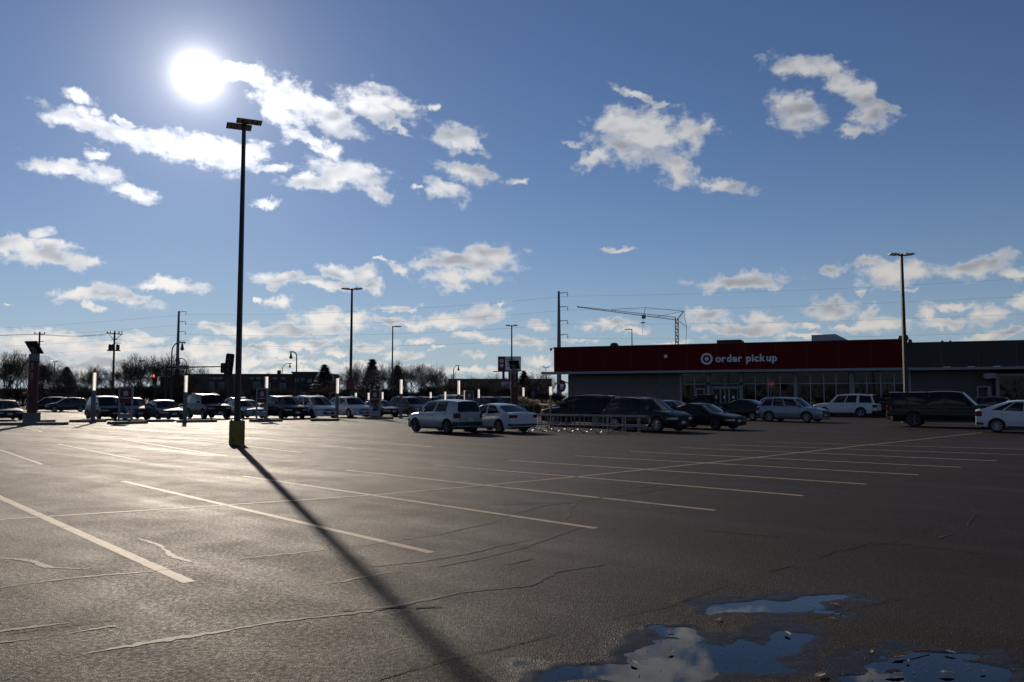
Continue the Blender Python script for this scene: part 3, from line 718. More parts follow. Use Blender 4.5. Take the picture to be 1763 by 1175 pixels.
def bare_tree(seed, h=9.0, spread=0.75, trunk=0.16, start=0.22, levels=5, kids=4, stems=1):
    rs = random.Random(seed); big, small = [], []
    def grow(p, d, L, r, lv):
        n = 3 if lv > 1 else 2; q = p
        for i in range(n):
            d = (d + Vector((rs.gauss(0, 0.10), rs.gauss(0, 0.10), rs.gauss(0.03, 0.07)))).normalized()
            e = q + d * (L / n); r2 = r * (1 - 0.45 * (i + 1) / n)
            (big if lv >= levels - 1 else small).append((*q, *e, max(0.0088, r * (1 - 0.45 * i / n)), max(0.007, r2))); 
            if lv > 0:
                c = kids if i == n - 1 else (1 if rs.random() < 0.72 else 0)
                if lv == levels and i < n - 1 and (i + 1) / n < start * 2: c = 0
                for _ in range(c):
                    ax = Vector((rs.gauss(0, 1), rs.gauss(0, 1), rs.gauss(0, 0.4))).normalized()
                    nd = (d * rs.uniform(0.55, 0.95) + ax * spread * rs.uniform(0.4, 0.9) + Vector((0, 0, 0.14))).normalized()
                    grow(e.copy(), nd, L * rs.uniform(0.52, 0.78), r2 * rs.uniform(0.5, 0.72), lv - 1)
            q = e
    for k in range(stems):
        a = 2 * math.pi * k / max(1, stems)
        p = Vector((math.cos(a), math.sin(a), 0)) * (0.25 if stems > 1 else 0)
        d = Vector((math.cos(a) * 0.35, math.sin(a) * 0.35, 1)).normalized() if stems > 1 else Vector((0, 0, 1))
        grow(p, d, h * 0.36, trunk, levels)
    top = max(s[5] for s in small); k = h / top
    sc = lambda L: [tuple(v * k for v in s[:6]) + s[6:] for s in L]
    m1, m2 = grid_mesh('trunk', *tubes(sc(big), 6)), grid_mesh('crown', *tubes(sc(small), 3))
    m1.materials.append(MATS['bark']); m2.materials.append(MATS['twig']); m1.shade_smooth(); return m1, m2
def conifer(seed, h=8.0, w=2.2):
    rs = random.Random(seed); t = MB().bar((0, 0, 0), (0, 0, h), 0.14, n=6, w2=0.02).mesh('trunk'); vs, fs = [], []
    for i in range(2600):
        f = rs.random() ** 0.8; z = h * (0.10 + 0.9 * f); rmax = w * (1 - f) ** 0.85 * rs.uniform(0.75, 1.0) + 0.08
        a = rs.uniform(0, 6.283) ; a = round(a * 3.2) / 3.2 + rs.gauss(0, 0.16) if rs.random() < 0.7 else a
        r = rmax * rs.uniform(0.2, 1) ** 0.6; c = Vector((math.cos(a) * r, math.sin(a) * r, z - r * 0.22))
        d = Vector((math.cos(a), math.sin(a), rs.uniform(-0.5, 0.2))).normalized(); s = Vector((-d.y, d.x, rs.uniform(-.4, .4))).normalized(); L = rs.uniform(0.16, 0.34)
        b = len(vs); vs += [c - d * L, c + s * L * 0.35, c + d * L, c - s * L * 0.35]; fs.append((b, b + 1, b + 2, b + 3))
    me = bpy.data.meshes.new('crown'); me.from_pydata(vs, [], fs); me.materials.append(MATS['needle']); t.materials.append(MATS['bark']); return t, me
KIND = {'a': bare_tree(1, 9, 0.8, 0.17, kids=3), 'b': bare_tree(2, 9, 0.65, 0.15, 0.15, kids=3), 'c': bare_tree(5, 9, 0.95, 0.2, 0.3, kids=3), 'd': bare_tree(8, 9, 0.55, 0.13, 0.1, kids=3),
        's': bare_tree(11, 4.5, 0.8, 0.05, 0.05, 4, 4, 7), 't': bare_tree(12, 4.5, 0.7, 0.05, 0.05, 4, 4, 8), 'p': conifer(3), 'q': conifer(4, 8, 1.7)}
BASEH = {'a': 9, 'b': 9, 'c': 9, 'd': 9, 's': 4.5, 't': 4.5, 'p': 8, 'q': 8}
def tree(kind, u, vtop, Y, rz, label, cat, group, name, wide=1.0):
    p = at(u, vtop, Y); k = p.z / BASEH[kind]
    o = empty(name, (p.x, Y, 0), rz, label, cat, group); o.scale = (k * wide, k * wide, k)
    for nm, m in zip(('trunk', 'crown'), KIND[kind]): link(nm, m, None, o)
    return o
rs = random.Random(21)
spots = [(4,598,118),(30,604,125),(58,608,132),(84,612,120),(104,628,138),(128,632,150),(150,626,140),(176,628,128),(205,616,150),(228,612,132),(252,606,124),(275,608,138),(296,606,128),(322,618,150),(340,628,155),
         (455,642,190),(470,640,190),(488,646,185),(590,634,140),(606,616,112),(625,626,130),(664,622,128),(690,624,122),(708,618,118),(725,622,124),(742,626,120),(758,632,126),(775,640,150),(800,650,170),(820,644,165),(838,640,160),(855,646,170),(905,642,165),(925,634,150),(943,640,160),(-30,600,120),(-60,605,130),(16,606,140),(44,602,128),(70,616,145),(95,620,128),(116,634,130),(140,634,126),(164,632,150),(190,626,145),(216,618,126),(240,612,148),(264,612,130),(286,610,145),(310,614,132),(332,630,140),(615,634,150),(636,632,126),(652,630,140),(676,630,140),(699,624,132),(716,624,140),(733,624,130),(750,630,140),(766,636,130),(786,646,150),(866,648,150),(914,646,150)]
where = ['at the far left edge beside the solar call tower', 'behind the solar call tower', 'left of the wooden pole', 'behind the traffic signals', 'before the flat brick building', 'between the lamp post and the evergreen', 'right of the tall evergreen', 'left of the billboard', 'right of the billboard']
def region(u): return where[0 if u < 20 else 1 if u < 100 else 2 if u < 200 else 3 if u < 350 else 4 if u < 500 else 5 if u < 630 else 6 if u < 770 else 7 if u < 890 else 8]
ORD = ['first', 'second', 'third', 'fourth', 'fifth', 'sixth', 'seventh', 'eighth', 'ninth', 'tenth', 'eleventh', 'twelfth', 'thirteenth', 'fourteenth', 'fifteenth', 'sixteenth']
spots.sort(); seen = {}
for i, (u, v, Y) in enumerate(spots):
    seen[region(u)] = seen.get(region(u), -1) + 1
    kd = 'abcd'[(i * 7 + 3) % 4] if u != 606 else 'c'
    tree(kd, u, v, Y, rs.uniform(0, 6), ORD[seen[region(u)]] + ' bare tree from left ' + region(u), 'tree', 'bare trees ' + region(u), 'bare_tree', rs.uniform(0.85, 1.15))
prof = lambda u: float(np.interp(u, [-60, 60, 110, 180, 250, 310, 345, 480, 580, 605, 650, 700, 760, 800, 850, 950], [608, 618, 640, 636, 618, 622, 640, 650, 642, 630, 634, 630, 644, 654, 650, 648]))
for i in range(66):
    u = -50 + 1000 * (i + rs.random()) / 66
    if 350 < u < 540: continue
    tree('abcd'[i % 4], u, prof(u) + rs.uniform(-3, 9), rs.uniform(150, 215), rs.uniform(0, 6), 'hazy back-row bare tree ' + region(u), 'tree', 'back row of bare trees ' + region(u), 'bare_tree', rs.uniform(1.0, 1.4))
for (u, v, Y, kd, lab) in ((559, 628, 150, 'p', 'broad dark evergreen right of the brick building'), (641, 619, 140, 'q', 'tall pointed evergreen right of the double lamp post'), (684, 630, 135, 'q', 'dark evergreen half hidden in bare trees'), (75, 630, 140, 'p', 'dark evergreen beside the red solar call tower'),
                           (115, 632, 150, 'p', 'evergreen with ragged top left of the wooden pole'), (902, 640, 160, 'p', 'low dark evergreen right of the billboard')):
    tree(kd, u, v, Y, rs.uniform(0, 6), lab, 'tree', None, 'evergreen_tree', 1.9)
for i in range(84):
    u = -40 + 1010 * (i + rs.random() * 0.8) / 84
    if 345 < u < 540 and i % 2: continue
    tree('st'[i % 2], u, rs.uniform(656, 675), rs.uniform(116, 175), rs.uniform(0, 6), 'bare brushy shrub in the thicket ' + region(u), 'shrub', 'thicket shrubs ' + region(u), 'bare_shrub', rs.uniform(1.1, 1.6))
# unseen tree belt, added round the lot so cars and glass mirror dark wood
belt = []
for i in range(5200):
    a = R(rs.uniform(62, 322)); d = rs.uniform(150, 200); hgt = 8.5 * rs.random() ** 1.5; p = Vector((math.sin(a) * d, math.cos(a) * d, hgt * 0.8))
    if i % 4 == 0: p.z = 0.0; hgt = rs.uniform(3, 8)
    q = p + Vector((rs.gauss(0, .5), rs.gauss(0, .5), rs.uniform(.8, 2.2) if i % 4 else hgt)); belt.append((*p, *q, rs.uniform(.25, .5) if i % 4 else .2, .08))
bm_ = grid_mesh('unseen_tree_belt', *tubes(belt, 3)); tag(link('unseen_tree_belt', bm_, MATS['twig']), 'unseen belt of bare wood added round the lot for dark reflections', 'wood', kind='stuff')
# rough verge under the trees
v = [(-420, 112, 0.02), (20, 112, 0.02), (20, 420, 3.0), (-420, 420, 3.0), (-420, 130, 0.5), (20, 130, 0.5)]
me = bpy.data.meshes.new('verge'); me.from_pydata(v, [], [(0, 1, 5, 4), (4, 5, 2, 3)]); tag(link('verge', me, MATS['lawn']), kind='structure')

def building(name, label, ua, ub, vtop, Y, dep, m, wins=(), cap=True, wm='far_window'):
    a, b = at(ua, vtop, Y), at(ub, vtop, Y); h = a.z
    o = empty(name, ((a.x + b.x) / 2, Y, 0), 0, label, 'building'); cx = (a.x + b.x) / 2
    MB().box(a.x - cx, b.x - cx, 0, dep, 0, h).build('wall', MATS[m], o)
    if cap: MB().box(a.x - cx - 0.15, b.x - cx + 0.15, -0.15, dep, h + 0.003, h + 0.25).build('parapet', MATS['dark_wall'], o)
    for (w0, w1, t0, t1) in wins:
        p, q = at(w0, t0, Y), at(w1, t1, Y)
        f = MB().box(p.x - cx, q.x - cx, -0.10, -0.004, q.z, p.z).build('window', MATS['mullion'], o)
        MB().box(p.x - cx + 0.12, q.x - cx - 0.12, -0.13, -0.104, q.z + 0.12, p.z - 0.12).build('pane', MATS[wm], f)
    return o
building('brick_building', 'low flat-roofed brick building beyond the street with pale blue bays', 322, 505, 646, 170, 25, 'brick',
         [(338, 350, 658, 676), (357, 368, 658, 676), (377, 386, 659, 676), (437, 448, 658, 674), (455, 466, 660, 674), (480, 492, 660, 674)] + [(u, u + 7, 650, 653.5) for u in (338, 347, 356, 366, 376, 430, 442, 454, 470, 484)], wm='blue_panel')
building('dark_building', 'taller dark block right of the brick building', 503, 546, 642.5, 160, 20, 'dark_wall', [(508, 514, 652, 658), (518, 524, 652, 658), (530, 537, 653, 659)], wm='blue_panel')
building('long_building', 'long dark far building behind the bare trees', 772, 950, 654, 230, 20, 'grey_wall', [(u, u + 9, 664, 669) for u in range(790, 930, 26)])
building('far_building', 'dim far building behind the trees at left', -80, 320, 671, 240, 20, 'dark_wall', [(u, u + 8, 674, 678) for u in range(10, 300, 24)])
building('roadside_building', 'small dark building with blue roof panel by the signals', 276, 318, 649, 150, 12, 'dark_wall', [(290, 300, 656, 664)], wm='blue_panel')

# transmission poles and wires
def steel_pole(u, vtop, Y, arms, label):
    p = at(u, vtop, Y); o = empty('transmission_pole', (p.x, Y, 0), 0, label, 'utility pole')
    MB().bar((0, 0, 0), (0, 0, p.z), 0.62, n=12, w2=0.26).build('mast', MATS['steel_pole'], o, 40)
    for v in arms:
        z = at(u, v, Y).z; a = MB().bar((0.2, 0, z), (2.0, 0, z + 0.15), 0.09, n=6, w2=0.06).build('crossarm', MATS['steel_pole'], o)
        MB().lathe([(0.05, z - 0.75), (0.14, z - 0.6), (0.05, z - 0.45), (0.14, z - 0.3), (0.05, z - 0.15), (0.03, z + 0.1)], 8, (1.95, 0, 0)).build('insulator', MATS['dark_bronze'], a)
    return Vector((p.x, Y, 0)), [at(u, v, Y).z for v in arms]
A, HA = steel_pole(962, 502, 180, (505, 529, 553, 577), 'tall steel transmission pole rising behind the store corner')
B, HB = steel_pole(308, 536, 222, (537.5, 554.5, 571.5, 588), 'slim steel transmission pole with short arms behind the signal mast')
def wire(name, a, b, sag, label, group, r=0.016):
    a, b = Vector(a), Vector(b); n = 24; pts = []
    for i in range(n + 1):
        t = i / n; p = a.lerp(b, t); p.z -= sag * 4 * t * (1 - t); pts.append(p)
    o = MB().tube(pts, r, 4).build(name, MATS['wire_black']); tag(o, label, 'wire', group); return o
for k, (za, zb) in enumerate(zip(HA, HB)):
    side = ['topmost', 'second', 'third', 'lowest'][k]
    wire('power_line', (B.x + 2, B.y, zb - 0.7), (A.x + 2, A.y, za - 0.7), 1.3, side + ' of the wires between the two steel poles', 'transmission wires')
    wire('power_line', (A.x + 2, A.y, za - 0.7), (140, 116, za - 1.0), 1.6, side + ' of the wires crossing the sky above the store', 'transmission wires', 0.012)
    wire('power_line', (B.x + 2, B.y, zb - 0.7), (-230, 262, zb - 2.5), 1.5, side + ' of the wires running left from the slim steel pole', 'transmission wires')
def wood_pole(u, vtop, Y, label, gear):
    p = at(u, vtop, Y); o = empty('wooden_pole', (p.x, Y, 0), 0, label, 'utility pole'); h = p.z
    MB().bar((0, 0, 0), (0, 0, h), 0.17, n=8, w2=0.11).build('mast', MATS['wood_pole'], o, 40)
    if gear:
        MB().bar((-1.1, 0, h - 0.25), (1.1, 0, h - 0.45), 0.06).build('crossarm', MATS['wood_pole'], o)
        MB().bar((-0.1, 0, h - 1.2), (-0.8, 0, h - 0.4), 0.03).bar((0.1, 0, h - 1.2), (0.9, 0, h - 0.5), 0.03).build('brace', MATS['wood_pole'], o)
        t = MB().box(-0.85, 0.75, -0.3, 0.3, h - 2.75, h - 2.6); t.build('platform', MATS['dark_bronze'], o)
        for x in (-0.55, 0.0, 0.5): MB().lathe([(0.2, h - 2.59), (0.24, h - 2.5), (0.24, h - 1.95), (0.18, h - 1.85), (0.05, h - 1.8)], 10, (x, -0.32 if x == 0 else 0, 0)).build('transformer', MATS['black_iron'], o)
        for x in (-1.0, -0.6, 0.6, 1.0): MB().lathe([(0.04, h - 0.3), (0.09, h - 0.15), (0.04, h - 0.02)], 8, (x, 0, 0)).build('insulator', MATS['black_iron'], o)
        for x, z in ((0.45, 1.2), (0.5, 1.6), (-0.4, 1.3), (0.9, 1.75)): MB().bar((0, 0, h - z), (x, 0, h - z + 0.1), 0.03).build('bracket', MATS['black_iron'], o)
    else:
        MB().bar((-0.75, 0, h - 0.3), (0.75, 0, h - 0.3), 0.06).build('crossarm', MATS['wood_pole'], o)
        MB().bar((-0.4, 0, h - 1.45), (0.6, 0, h - 1.35), 0.05).build('lower_crossarm', MATS['wood_pole'], o)
        for x in (-0.7, 0.0, 0.7): MB().lathe([(0.03, h - 0.3), (0.08, h - 0.15), (0.03, h)], 8, (x, 0, 0)).build('insulator', MATS['black_iron'], o)
    return Vector((p.x, Y, h))
w1 = wood_pole(197.5, 570.5, 112, 'wooden utility pole with transformer platform and crossarm left of the lamp post', True)
w2 = wood_pole(68.5, 572, 116, 'wooden utility pole with two crossarms behind the solar call tower', False)
for dx, nm in ((-0.7, 'upper'), (0.7, 'lower')):
    wire('service_wire', (w1.x + dx, w1.y, w1.z - 0.3), (w2.x + dx, w2.y, w2.z - 0.3), 0.35, nm + ' wire strung between the two wooden poles', 'street wires', 0.02)
    wire('service_wire', (w2.x + dx, w2.y, w2.z - 0.3), (-125, 122, w2.z - 0.2), 0.4, nm + ' wire running left from the wooden pole', 'street wires', 0.02)

# tower crane behind the store
def crane():
    Y = 330.0; base = at(1165, 545, Y); o = empty('tower_crane', (base.x, Y, 0), 0, 'thin tower crane with tilted lattice jib behind the store', 'crane')
    P = lambda u, v: at(u, v, Y) - Vector((base.x, Y, 0))
    top = P(1165, 548)
    m = MB()
    for dx, dy in ((-.55, -.55), (.55, -.55), (.55, .55), (-.55, .55)): m.bar((dx, dy, 0), (dx, dy, top.z), 0.11)
    for k in range(26):
        z0, z1 = top.z * k / 26, top.z * (k + 1) / 26; s = 1 if k % 2 else -1
        m.bar((-.55 * s, -.55, z0), (.55 * s, -.55, z1), 0.09); m.bar((-.55 * s, .55, z0), (.55 * s, .55, z1), 0.09)
    m.build('mast', MATS['crane_steel'], o)
    j = MB(); a, b = P(1165, 551.5), P(993, 529); hgt = Vector((0, 0, 0.9))
    j.bar(a, b, 0.11); j.bar(a + hgt + Vector((0, .5, .3)), b + Vector((0, .2, .3)), 0.09)
    for k in range(30):
        p, q = a.lerp(b, k / 30), a.lerp(b, (k + 1) / 30); f = 1 - k / 34
        j.bar(p, q.lerp(p, .5) + hgt * f, 0.05); j.bar(q.lerp(p, .5) + hgt * f, q, 0.05)
    j.build('jib', MATS['crane_steel'], o)
    apex = P(1177, 536); MB().bar(a, apex, 0.22).bar(P(1167, 549), apex, 0.14).build('mast_head', MATS['crane_steel'], o)
    kp, kt = P(1108, 544), P(1111, 530); MB().bar(kp, kt, 0.12).box(kp.x - .8, kp.x + .8, -.4, .4, kp.z - 1.2, kp.z + .3).build('king_post', MATS['crane_steel'], o)
    st = MB()
    for p, q in ((apex, kt), (kt, P(1052, 533)), (apex, P(1130, 546)), (apex, P(1182, 563)), (P(1169, 553), P(1182, 563)), (P(1182, 563), P(1181, 592))): st.bar(p, q, 0.07)
    st.build('stay_cable', MATS['wire_black'], o)
    MB().bar(kp, P(1106, 575), 0.06).build('hoist_rope', MATS['wire_black'], o)
    h = P(1107, 556); MB().box(h.x - .9, h.x + .9, -.3, .3, h.z - .2, h.z + .2).build('hook_block', MATS['black_iron'], o)
crane()

# ------------------------------------------------------------------ lamp posts
def lamp_head(parent, L, W, T, loc, rz, tilt=0.0, sensor=True):
    """flat LED head: sloped housing, lens panel under it, fins, sensor on top"""
    M = Matrix.Translation(loc) @ Matrix.Rotation(rz, 4, 'Z') @ Matrix.Rotation(tilt, 4, 'Y')
    b = MB(); b.prism([(0, 0), (0.12 * L, -T * .5), (L * .96, -T * .5), (L, -T * .25), (L, 0), (L * .9, T * .35), (0.08, T * .5), (0, T * .4)], 'y', -W / 2, W / 2)
    me = b.mesh('lamp_head', 30); me.transform(M); h = link('lamp_head', me, MATS['lamp_housing'], parent)
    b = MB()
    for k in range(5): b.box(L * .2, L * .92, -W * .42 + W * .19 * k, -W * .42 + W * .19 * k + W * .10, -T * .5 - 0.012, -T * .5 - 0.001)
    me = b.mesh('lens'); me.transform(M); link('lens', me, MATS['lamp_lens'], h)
    b = MB()
    for k in range(4): b.box(L * .08 + k * L * .05, L * .10 + k * L * .05, -W * .4, W * .4, T * .46, T * .75)
    me = b.mesh('cooling_fin'); me.transform(M); link('cooling_fin', me, MATS['lamp_housing'], h)
    if sensor:
        b = MB().lathe([(0.035, T * .3), (0.045, T * .45), (0.04, T * .95), (0.01, T * 1.15)], 10, (L * .3, 0, 0)); me = b.mesh('light_sensor', 40); me.transform(M); link('light_sensor', me, MATS['black_iron'], h)
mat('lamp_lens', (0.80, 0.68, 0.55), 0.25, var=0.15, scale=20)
def lamp_post(base, h, label, r=0.085, heads=(), ped=None, ped_mat='yellow_paint', name='lamp_post', head_size=(0.85, 0.36, 0.12), arm=0.2, twist=0.0, slide=0.0):
    o = empty(name, base, 0, label, 'lamp post'); z0 = 0
    if ped:
        pr, ph = ped; z0 = ph
        MB().lathe([(pr * .99, 0), (pr, 0.01), (pr, ph - 0.03), (pr * .97, ph)], 24).build('pedestal', MATS[ped_mat], o, 40)
        MB().box(-r * 2, r * 2, -r * 2, r * 2, ph + 0.001, ph + 0.03).build('base_plate', MATS['dark_bronze'], o)
        for sx in (-1, 1):
            for sy in (-1, 1): MB().lathe([(0.018, ph + 0.031), (0.018, ph + 0.09)], 6, (sx * r * 1.6, sy * r * 1.6, 0)).build('anchor_bolt', MATS['galvanised'], o)
    b = MB(); b.bar((0, 0, z0 + (0.031 if ped else 0)), (0, 0, h), r, n=4, w2=r * 0.62); b.build('pole', MATS['dark_bronze'], o)
    if ped: MB().box(-0.035, 0.035, -r - 0.012, -r + 0.004, z0 + 0.45, z0 + 0.65).build('hand_hole', MATS['black_iron'], o)
    for (rz, tilt, dz) in heads:
        a = MB(); a.bar((0, 0, h - 0.06 + dz), ((arm + .02) * math.cos(rz), (arm + .02) * math.sin(rz), h - 0.06 + dz), 0.045); a.build('arm', MATS['dark_bronze'], o)
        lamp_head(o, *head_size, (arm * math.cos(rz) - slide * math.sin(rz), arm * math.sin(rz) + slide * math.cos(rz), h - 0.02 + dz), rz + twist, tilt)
    MB().box(-r * .8, r * .8, -r * .8, r * .8, h + 0.001, h + 0.03).build('pole_cap', MATS['dark_bronze'], o)
    return o
p = ground(407.5, 766)
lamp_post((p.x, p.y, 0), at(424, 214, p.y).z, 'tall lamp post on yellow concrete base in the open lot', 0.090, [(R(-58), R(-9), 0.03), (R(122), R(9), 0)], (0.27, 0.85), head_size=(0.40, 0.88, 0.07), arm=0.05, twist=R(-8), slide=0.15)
def far_post(u, vtop, h, label, heads, ped=(0.30, 0.9), pm='concrete', hs=(1.0, 0.4, 0.13), r=0.12):
    Y = (h - EYE) * F_PX / (HORIZON - vtop); q = at(u, 684, Y); return lamp_post((q.x, q.y, 0), h, label, r, heads, ped, pm, head_size=hs), q
both = [(0, R(-5), 0), (math.pi, R(-5), 0)]
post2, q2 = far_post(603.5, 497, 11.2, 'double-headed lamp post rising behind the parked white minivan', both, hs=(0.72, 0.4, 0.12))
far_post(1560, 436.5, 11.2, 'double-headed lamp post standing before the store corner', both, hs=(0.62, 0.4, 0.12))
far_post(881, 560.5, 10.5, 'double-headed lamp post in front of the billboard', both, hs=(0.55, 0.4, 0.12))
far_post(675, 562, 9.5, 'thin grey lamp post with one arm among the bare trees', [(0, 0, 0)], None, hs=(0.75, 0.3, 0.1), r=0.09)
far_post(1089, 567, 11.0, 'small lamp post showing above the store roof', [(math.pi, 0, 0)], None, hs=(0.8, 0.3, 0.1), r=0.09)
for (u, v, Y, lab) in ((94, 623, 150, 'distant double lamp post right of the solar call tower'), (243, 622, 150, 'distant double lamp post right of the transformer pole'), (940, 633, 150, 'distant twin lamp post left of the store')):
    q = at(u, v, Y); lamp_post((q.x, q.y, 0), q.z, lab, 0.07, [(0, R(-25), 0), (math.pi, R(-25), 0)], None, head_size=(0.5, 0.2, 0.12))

# curved street lamps
def street_lamp(u, vtop, Y, side, label, reach=1.5):
    p = at(u, vtop, Y); h = p.z; o = empty('street_lamp', (p.x, Y, 0), 0, label, 'street lamp')
    b = MB().bar((0, 0, 0), (0, 0, h - reach * .9), 0.10, n=10, w2=0.075)
    b.build('pole', MATS['black_iron'], o, 40)
    arc = [(side * reach * .72 * (1 - math.cos(t)), 0, h - reach * .9 + reach * .9 * math.sin(t)) for t in [math.pi / 2 * k / 8 for k in range(9)]]
    arc += [(side * reach * 1.25, 0, h - 0.02)]
    MB().tube(arc, 0.07, 8).build('arm', MATS['black_iron'], o, 40)
    x = side * reach; l = MB().lathe([(0.05, h), (0.07, h - .15), (0.12, h - .3), (0.15, h - .55), (0.24, h - .75), (0.22, h - .8)], 12, (x, 0, 0)).build('lantern', MATS['black_iron'], o, 40)
    MB().lathe([(0.02, h - .95), (0.13, h - .88), (0.19, h - .801)], 12, (x, 0, 0)).build('lamp_glass', MATS['white_sign'], l, 60)
    return o
street_lamp(296.5, 590, 92, 1, 'curved street lamp left of the signal mast, black lantern hanging right', 1.15)
street_lamp(321.5, 617.5, 130, -1, 'small curved street lamp behind the signal mast arm', 1.2)
street_lamp(511, 606, 105, -1, 'curved black street lamp before the brick building', 0.75)
street_lamp(486, 626, 170, 1, 'distant curved street lamp behind the brick building', 1.6)
street_lamp(781, 630, 150, 1, 'distant curved street lamp right of the bare trees', 0.9)

# traffic signals
mat('signal_red', (0.5, 0.02, 0.02), 0.4, emit=(1.0, 0.05, 0.04), estr=2.5)
mat('signal_off', (0.02, 0.02, 0.02), 0.3)
def signal_head(parent, c, n, w, h, rz, lit=None, tilt=0.0, label=None):
    M = Matrix.Translation(c) @ Matrix.Rotation(rz, 4, 'Z') @ Matrix.Rotation(tilt, 4, 'Y')
    def put(b, nm, m, par, sm=None):
        me = b.mesh(nm, sm); me.transform(M); return link(nm, me, MATS[m], par)
    b = MB(); b.prism([(-w / 2 + w * .12, -h / 2), (w / 2 - w * .12, -h / 2), (w / 2, -h / 2 + w * .12), (w / 2, h / 2 - w * .12), (w / 2 - w * .12, h / 2), (-w / 2 + w * .12, h / 2), (-w / 2, h / 2 - w * .12), (-w / 2, -h / 2 + w * .12)], 'y', -.02, .02)
    s = put(b, 'signal_head', 'black_iron', parent)
    put(MB().box(-w * .3, w * .3, -.18, -.021, -h * .46, h * .46), 'housing', 'black_iron', s)
    for k in range(n):
        z = h * .46 - h * .92 * (k + .5) / n; r = min(w * .26, h * .92 / n * .42)
        put(MB().lathe([(r, -.21), (r * .9, -.19), (r * .9, -.181)], 14, (0, 0, z), 'y'), 'lens', 'signal_red' if lit == k else 'signal_off', s, 40)
        v = MB()
        for a in range(10):
            A, B = math.pi * (a / 10) * 1.3 - .47, math.pi * ((a + 1) / 10) * 1.3 - .47
            v.add([(r * math.cos(A), -.182, z + r * math.sin(A)), (r * math.cos(B), -.182, z + r * math.sin(B)), (r * math.cos(B), -.45, z + r * math.sin(B)), (r * math.cos(A), -.45, z + r * math.sin(A))], [(0, 1, 2, 3)])
        put(v, 'visor', 'black_iron', s)
    return s
def signals():
    Y = 92.5; p = at(285, 684, Y); o = empty('signal_mast', (p.x, Y, 0), 0, 'traffic signal mast with long arm reaching toward the lamp post', 'traffic signal')
    P = lambda u, v: at(u, v, Y) - Vector((p.x, Y, 0))
    MB().bar((0, 0, 0), (0, 0, P(285, 628).z), 0.16, n=10, w2=0.12).build('pole', MATS['dark_bronze'], o, 40)
    MB().bar(P(285, 633), P(386, 631.5), 0.11, n=8, w2=0.06).build('mast_arm', MATS['dark_bronze'], o, 40)
    a, b = P(304, 635.5), P(326, 629.5); MB().box(a.x, b.x, -.14, -.115, a.z, b.z).build('street_name_plate', MATS['steel_pole'], o)
    signal_head(o, P(386, 634) + Vector((0, -.05, 0)), 3, 0.75, 1.15, R(20))
    signal_head(o, P(396, 630) + Vector((0, -.3, 0)), 4, 1.05, 2.75, R(-12), tilt=R(6))
    MB().bar(P(386, 631.5), P(397, 631), 0.05).build('arm_end', MATS['dark_bronze'], o)
    MB().bar(P(397, 645), P(397, 690), 0.5, n=6).build('dark_post', MATS['black_iron'], o)  # plain wide black upright below the signal head
    # lower signals by the kerb
    Y2 = 100.0; q = at(267, 684, Y2); o2 = empty('kerb_signal', (q.x, Y2, 0), 0, 'traffic signal showing red left of the white light post', 'traffic signal')
    P2 = lambda u, v: at(u, v, Y2) - Vector((q.x, Y2, 0))
    MB().bar((0, 0, 0), (0, 0, P2(267, 643).z), 0.07, n=8).build('pole', MATS['dark_bronze'], o2, 40)
    signal_head(o2, P2(267, 653) + Vector((0, -.09, 0)), 3, 0.6, 1.15, 0, lit=0)
    MB().bar(P2(267, 648.5), P2(294, 648.5), 0.05, n=6).build('arm', MATS['galvanised'], o2)
    for (u, v, Yk, lab) in ((295, 664, 96, 'traffic signal head stack right of the red light'), (113, 655, 118, 'traffic signal by the street left of the wooden pole'), (520, 662, 118, 'traffic signal near the curved lamp before the dark building'), (480, 645, 130, 'traffic signal high beside the brick building')):
        q = at(u, 684, Yk); ok = empty('street_signal', (q.x, Yk, 0), 0, lab, 'traffic signal'); zc = at(u, v, Yk).z
        MB().bar((0, 0, 0), (0, 0, zc + .7), 0.07, n=8).build('pole', MATS['dark_bronze'], ok, 40)
        signal_head(ok, (0, -.1, zc), 3, 0.6, 1.3, R(25))
signals()

# ------------------------------------------------------------------ pickup bay furniture
def light_post(u, vtop, vsplit, vbase, w, label, post_m='white_frame'):
    g_ = ground(u, vbase); h = at(u, vtop, g_.y).z; hs = at(u, vsplit, g_.y).z
    o = empty('light_post', (g_.x, g_.y, 0), 0, label, 'light post', 'light posts of the pickup bays')
    MB().box(-w * .62, w * .62, -w * .62, w * .62, 0, 0.06).build('base', MATS['concrete'], o)
    MB().box(-w * .42, w * .42, -w * .42, w * .42, 0.061, hs).build('post', MATS['steel_pole'], o)
    t = MB(); t.lathe([(w * .5, hs + 0.002), (w * .5, h - 0.03), (w * .46, h)], 20).build('light_tube', MATS['clear_tube'], o, 40)
    d = bpy.data.meshes.new('diffuser'); n_ = 9; d.from_pydata([(w * .45 * math.sin(t_), -w * .45 * math.cos(t_) + w * .2, z) for z in (hs + .02, h - .04) for t_ in [math.pi * (k / (n_ - 1) - .5) for k in range(n_)]], [], [(k, k + 1, n_ + k + 1, n_ + k) for k in range(n_ - 1)]); d.shade_smooth()
    link('diffuser', d, MATS['light_tube'], o)
    MB().box(-w * .05, w * .05, -w * .54, -w * .51, hs + .01, h - .04).build('tube_seam', MATS['white_frame'], o)
for (u, vt, vs_, vb, lab) in ((159.5, 641, 673, 729, 'white-topped light post left of the first red bay sign'), (318, 646, 676, 728, 'white-topped light post left of the black SUV'),
      (457.5, 648, 669, 725, 'white-topped light post behind the second red bay sign'), (580, 651, 678, 722, 'white-topped light post between white minivan and white SUV'),
      (690, 653, 679, 721, 'white-topped light post before the grey crossover'), (789.5, 655, 680, 718, 'white-topped light post behind the silver hatchback')):
    light_post(u, vt, vs_, vb, 0.25, lab)
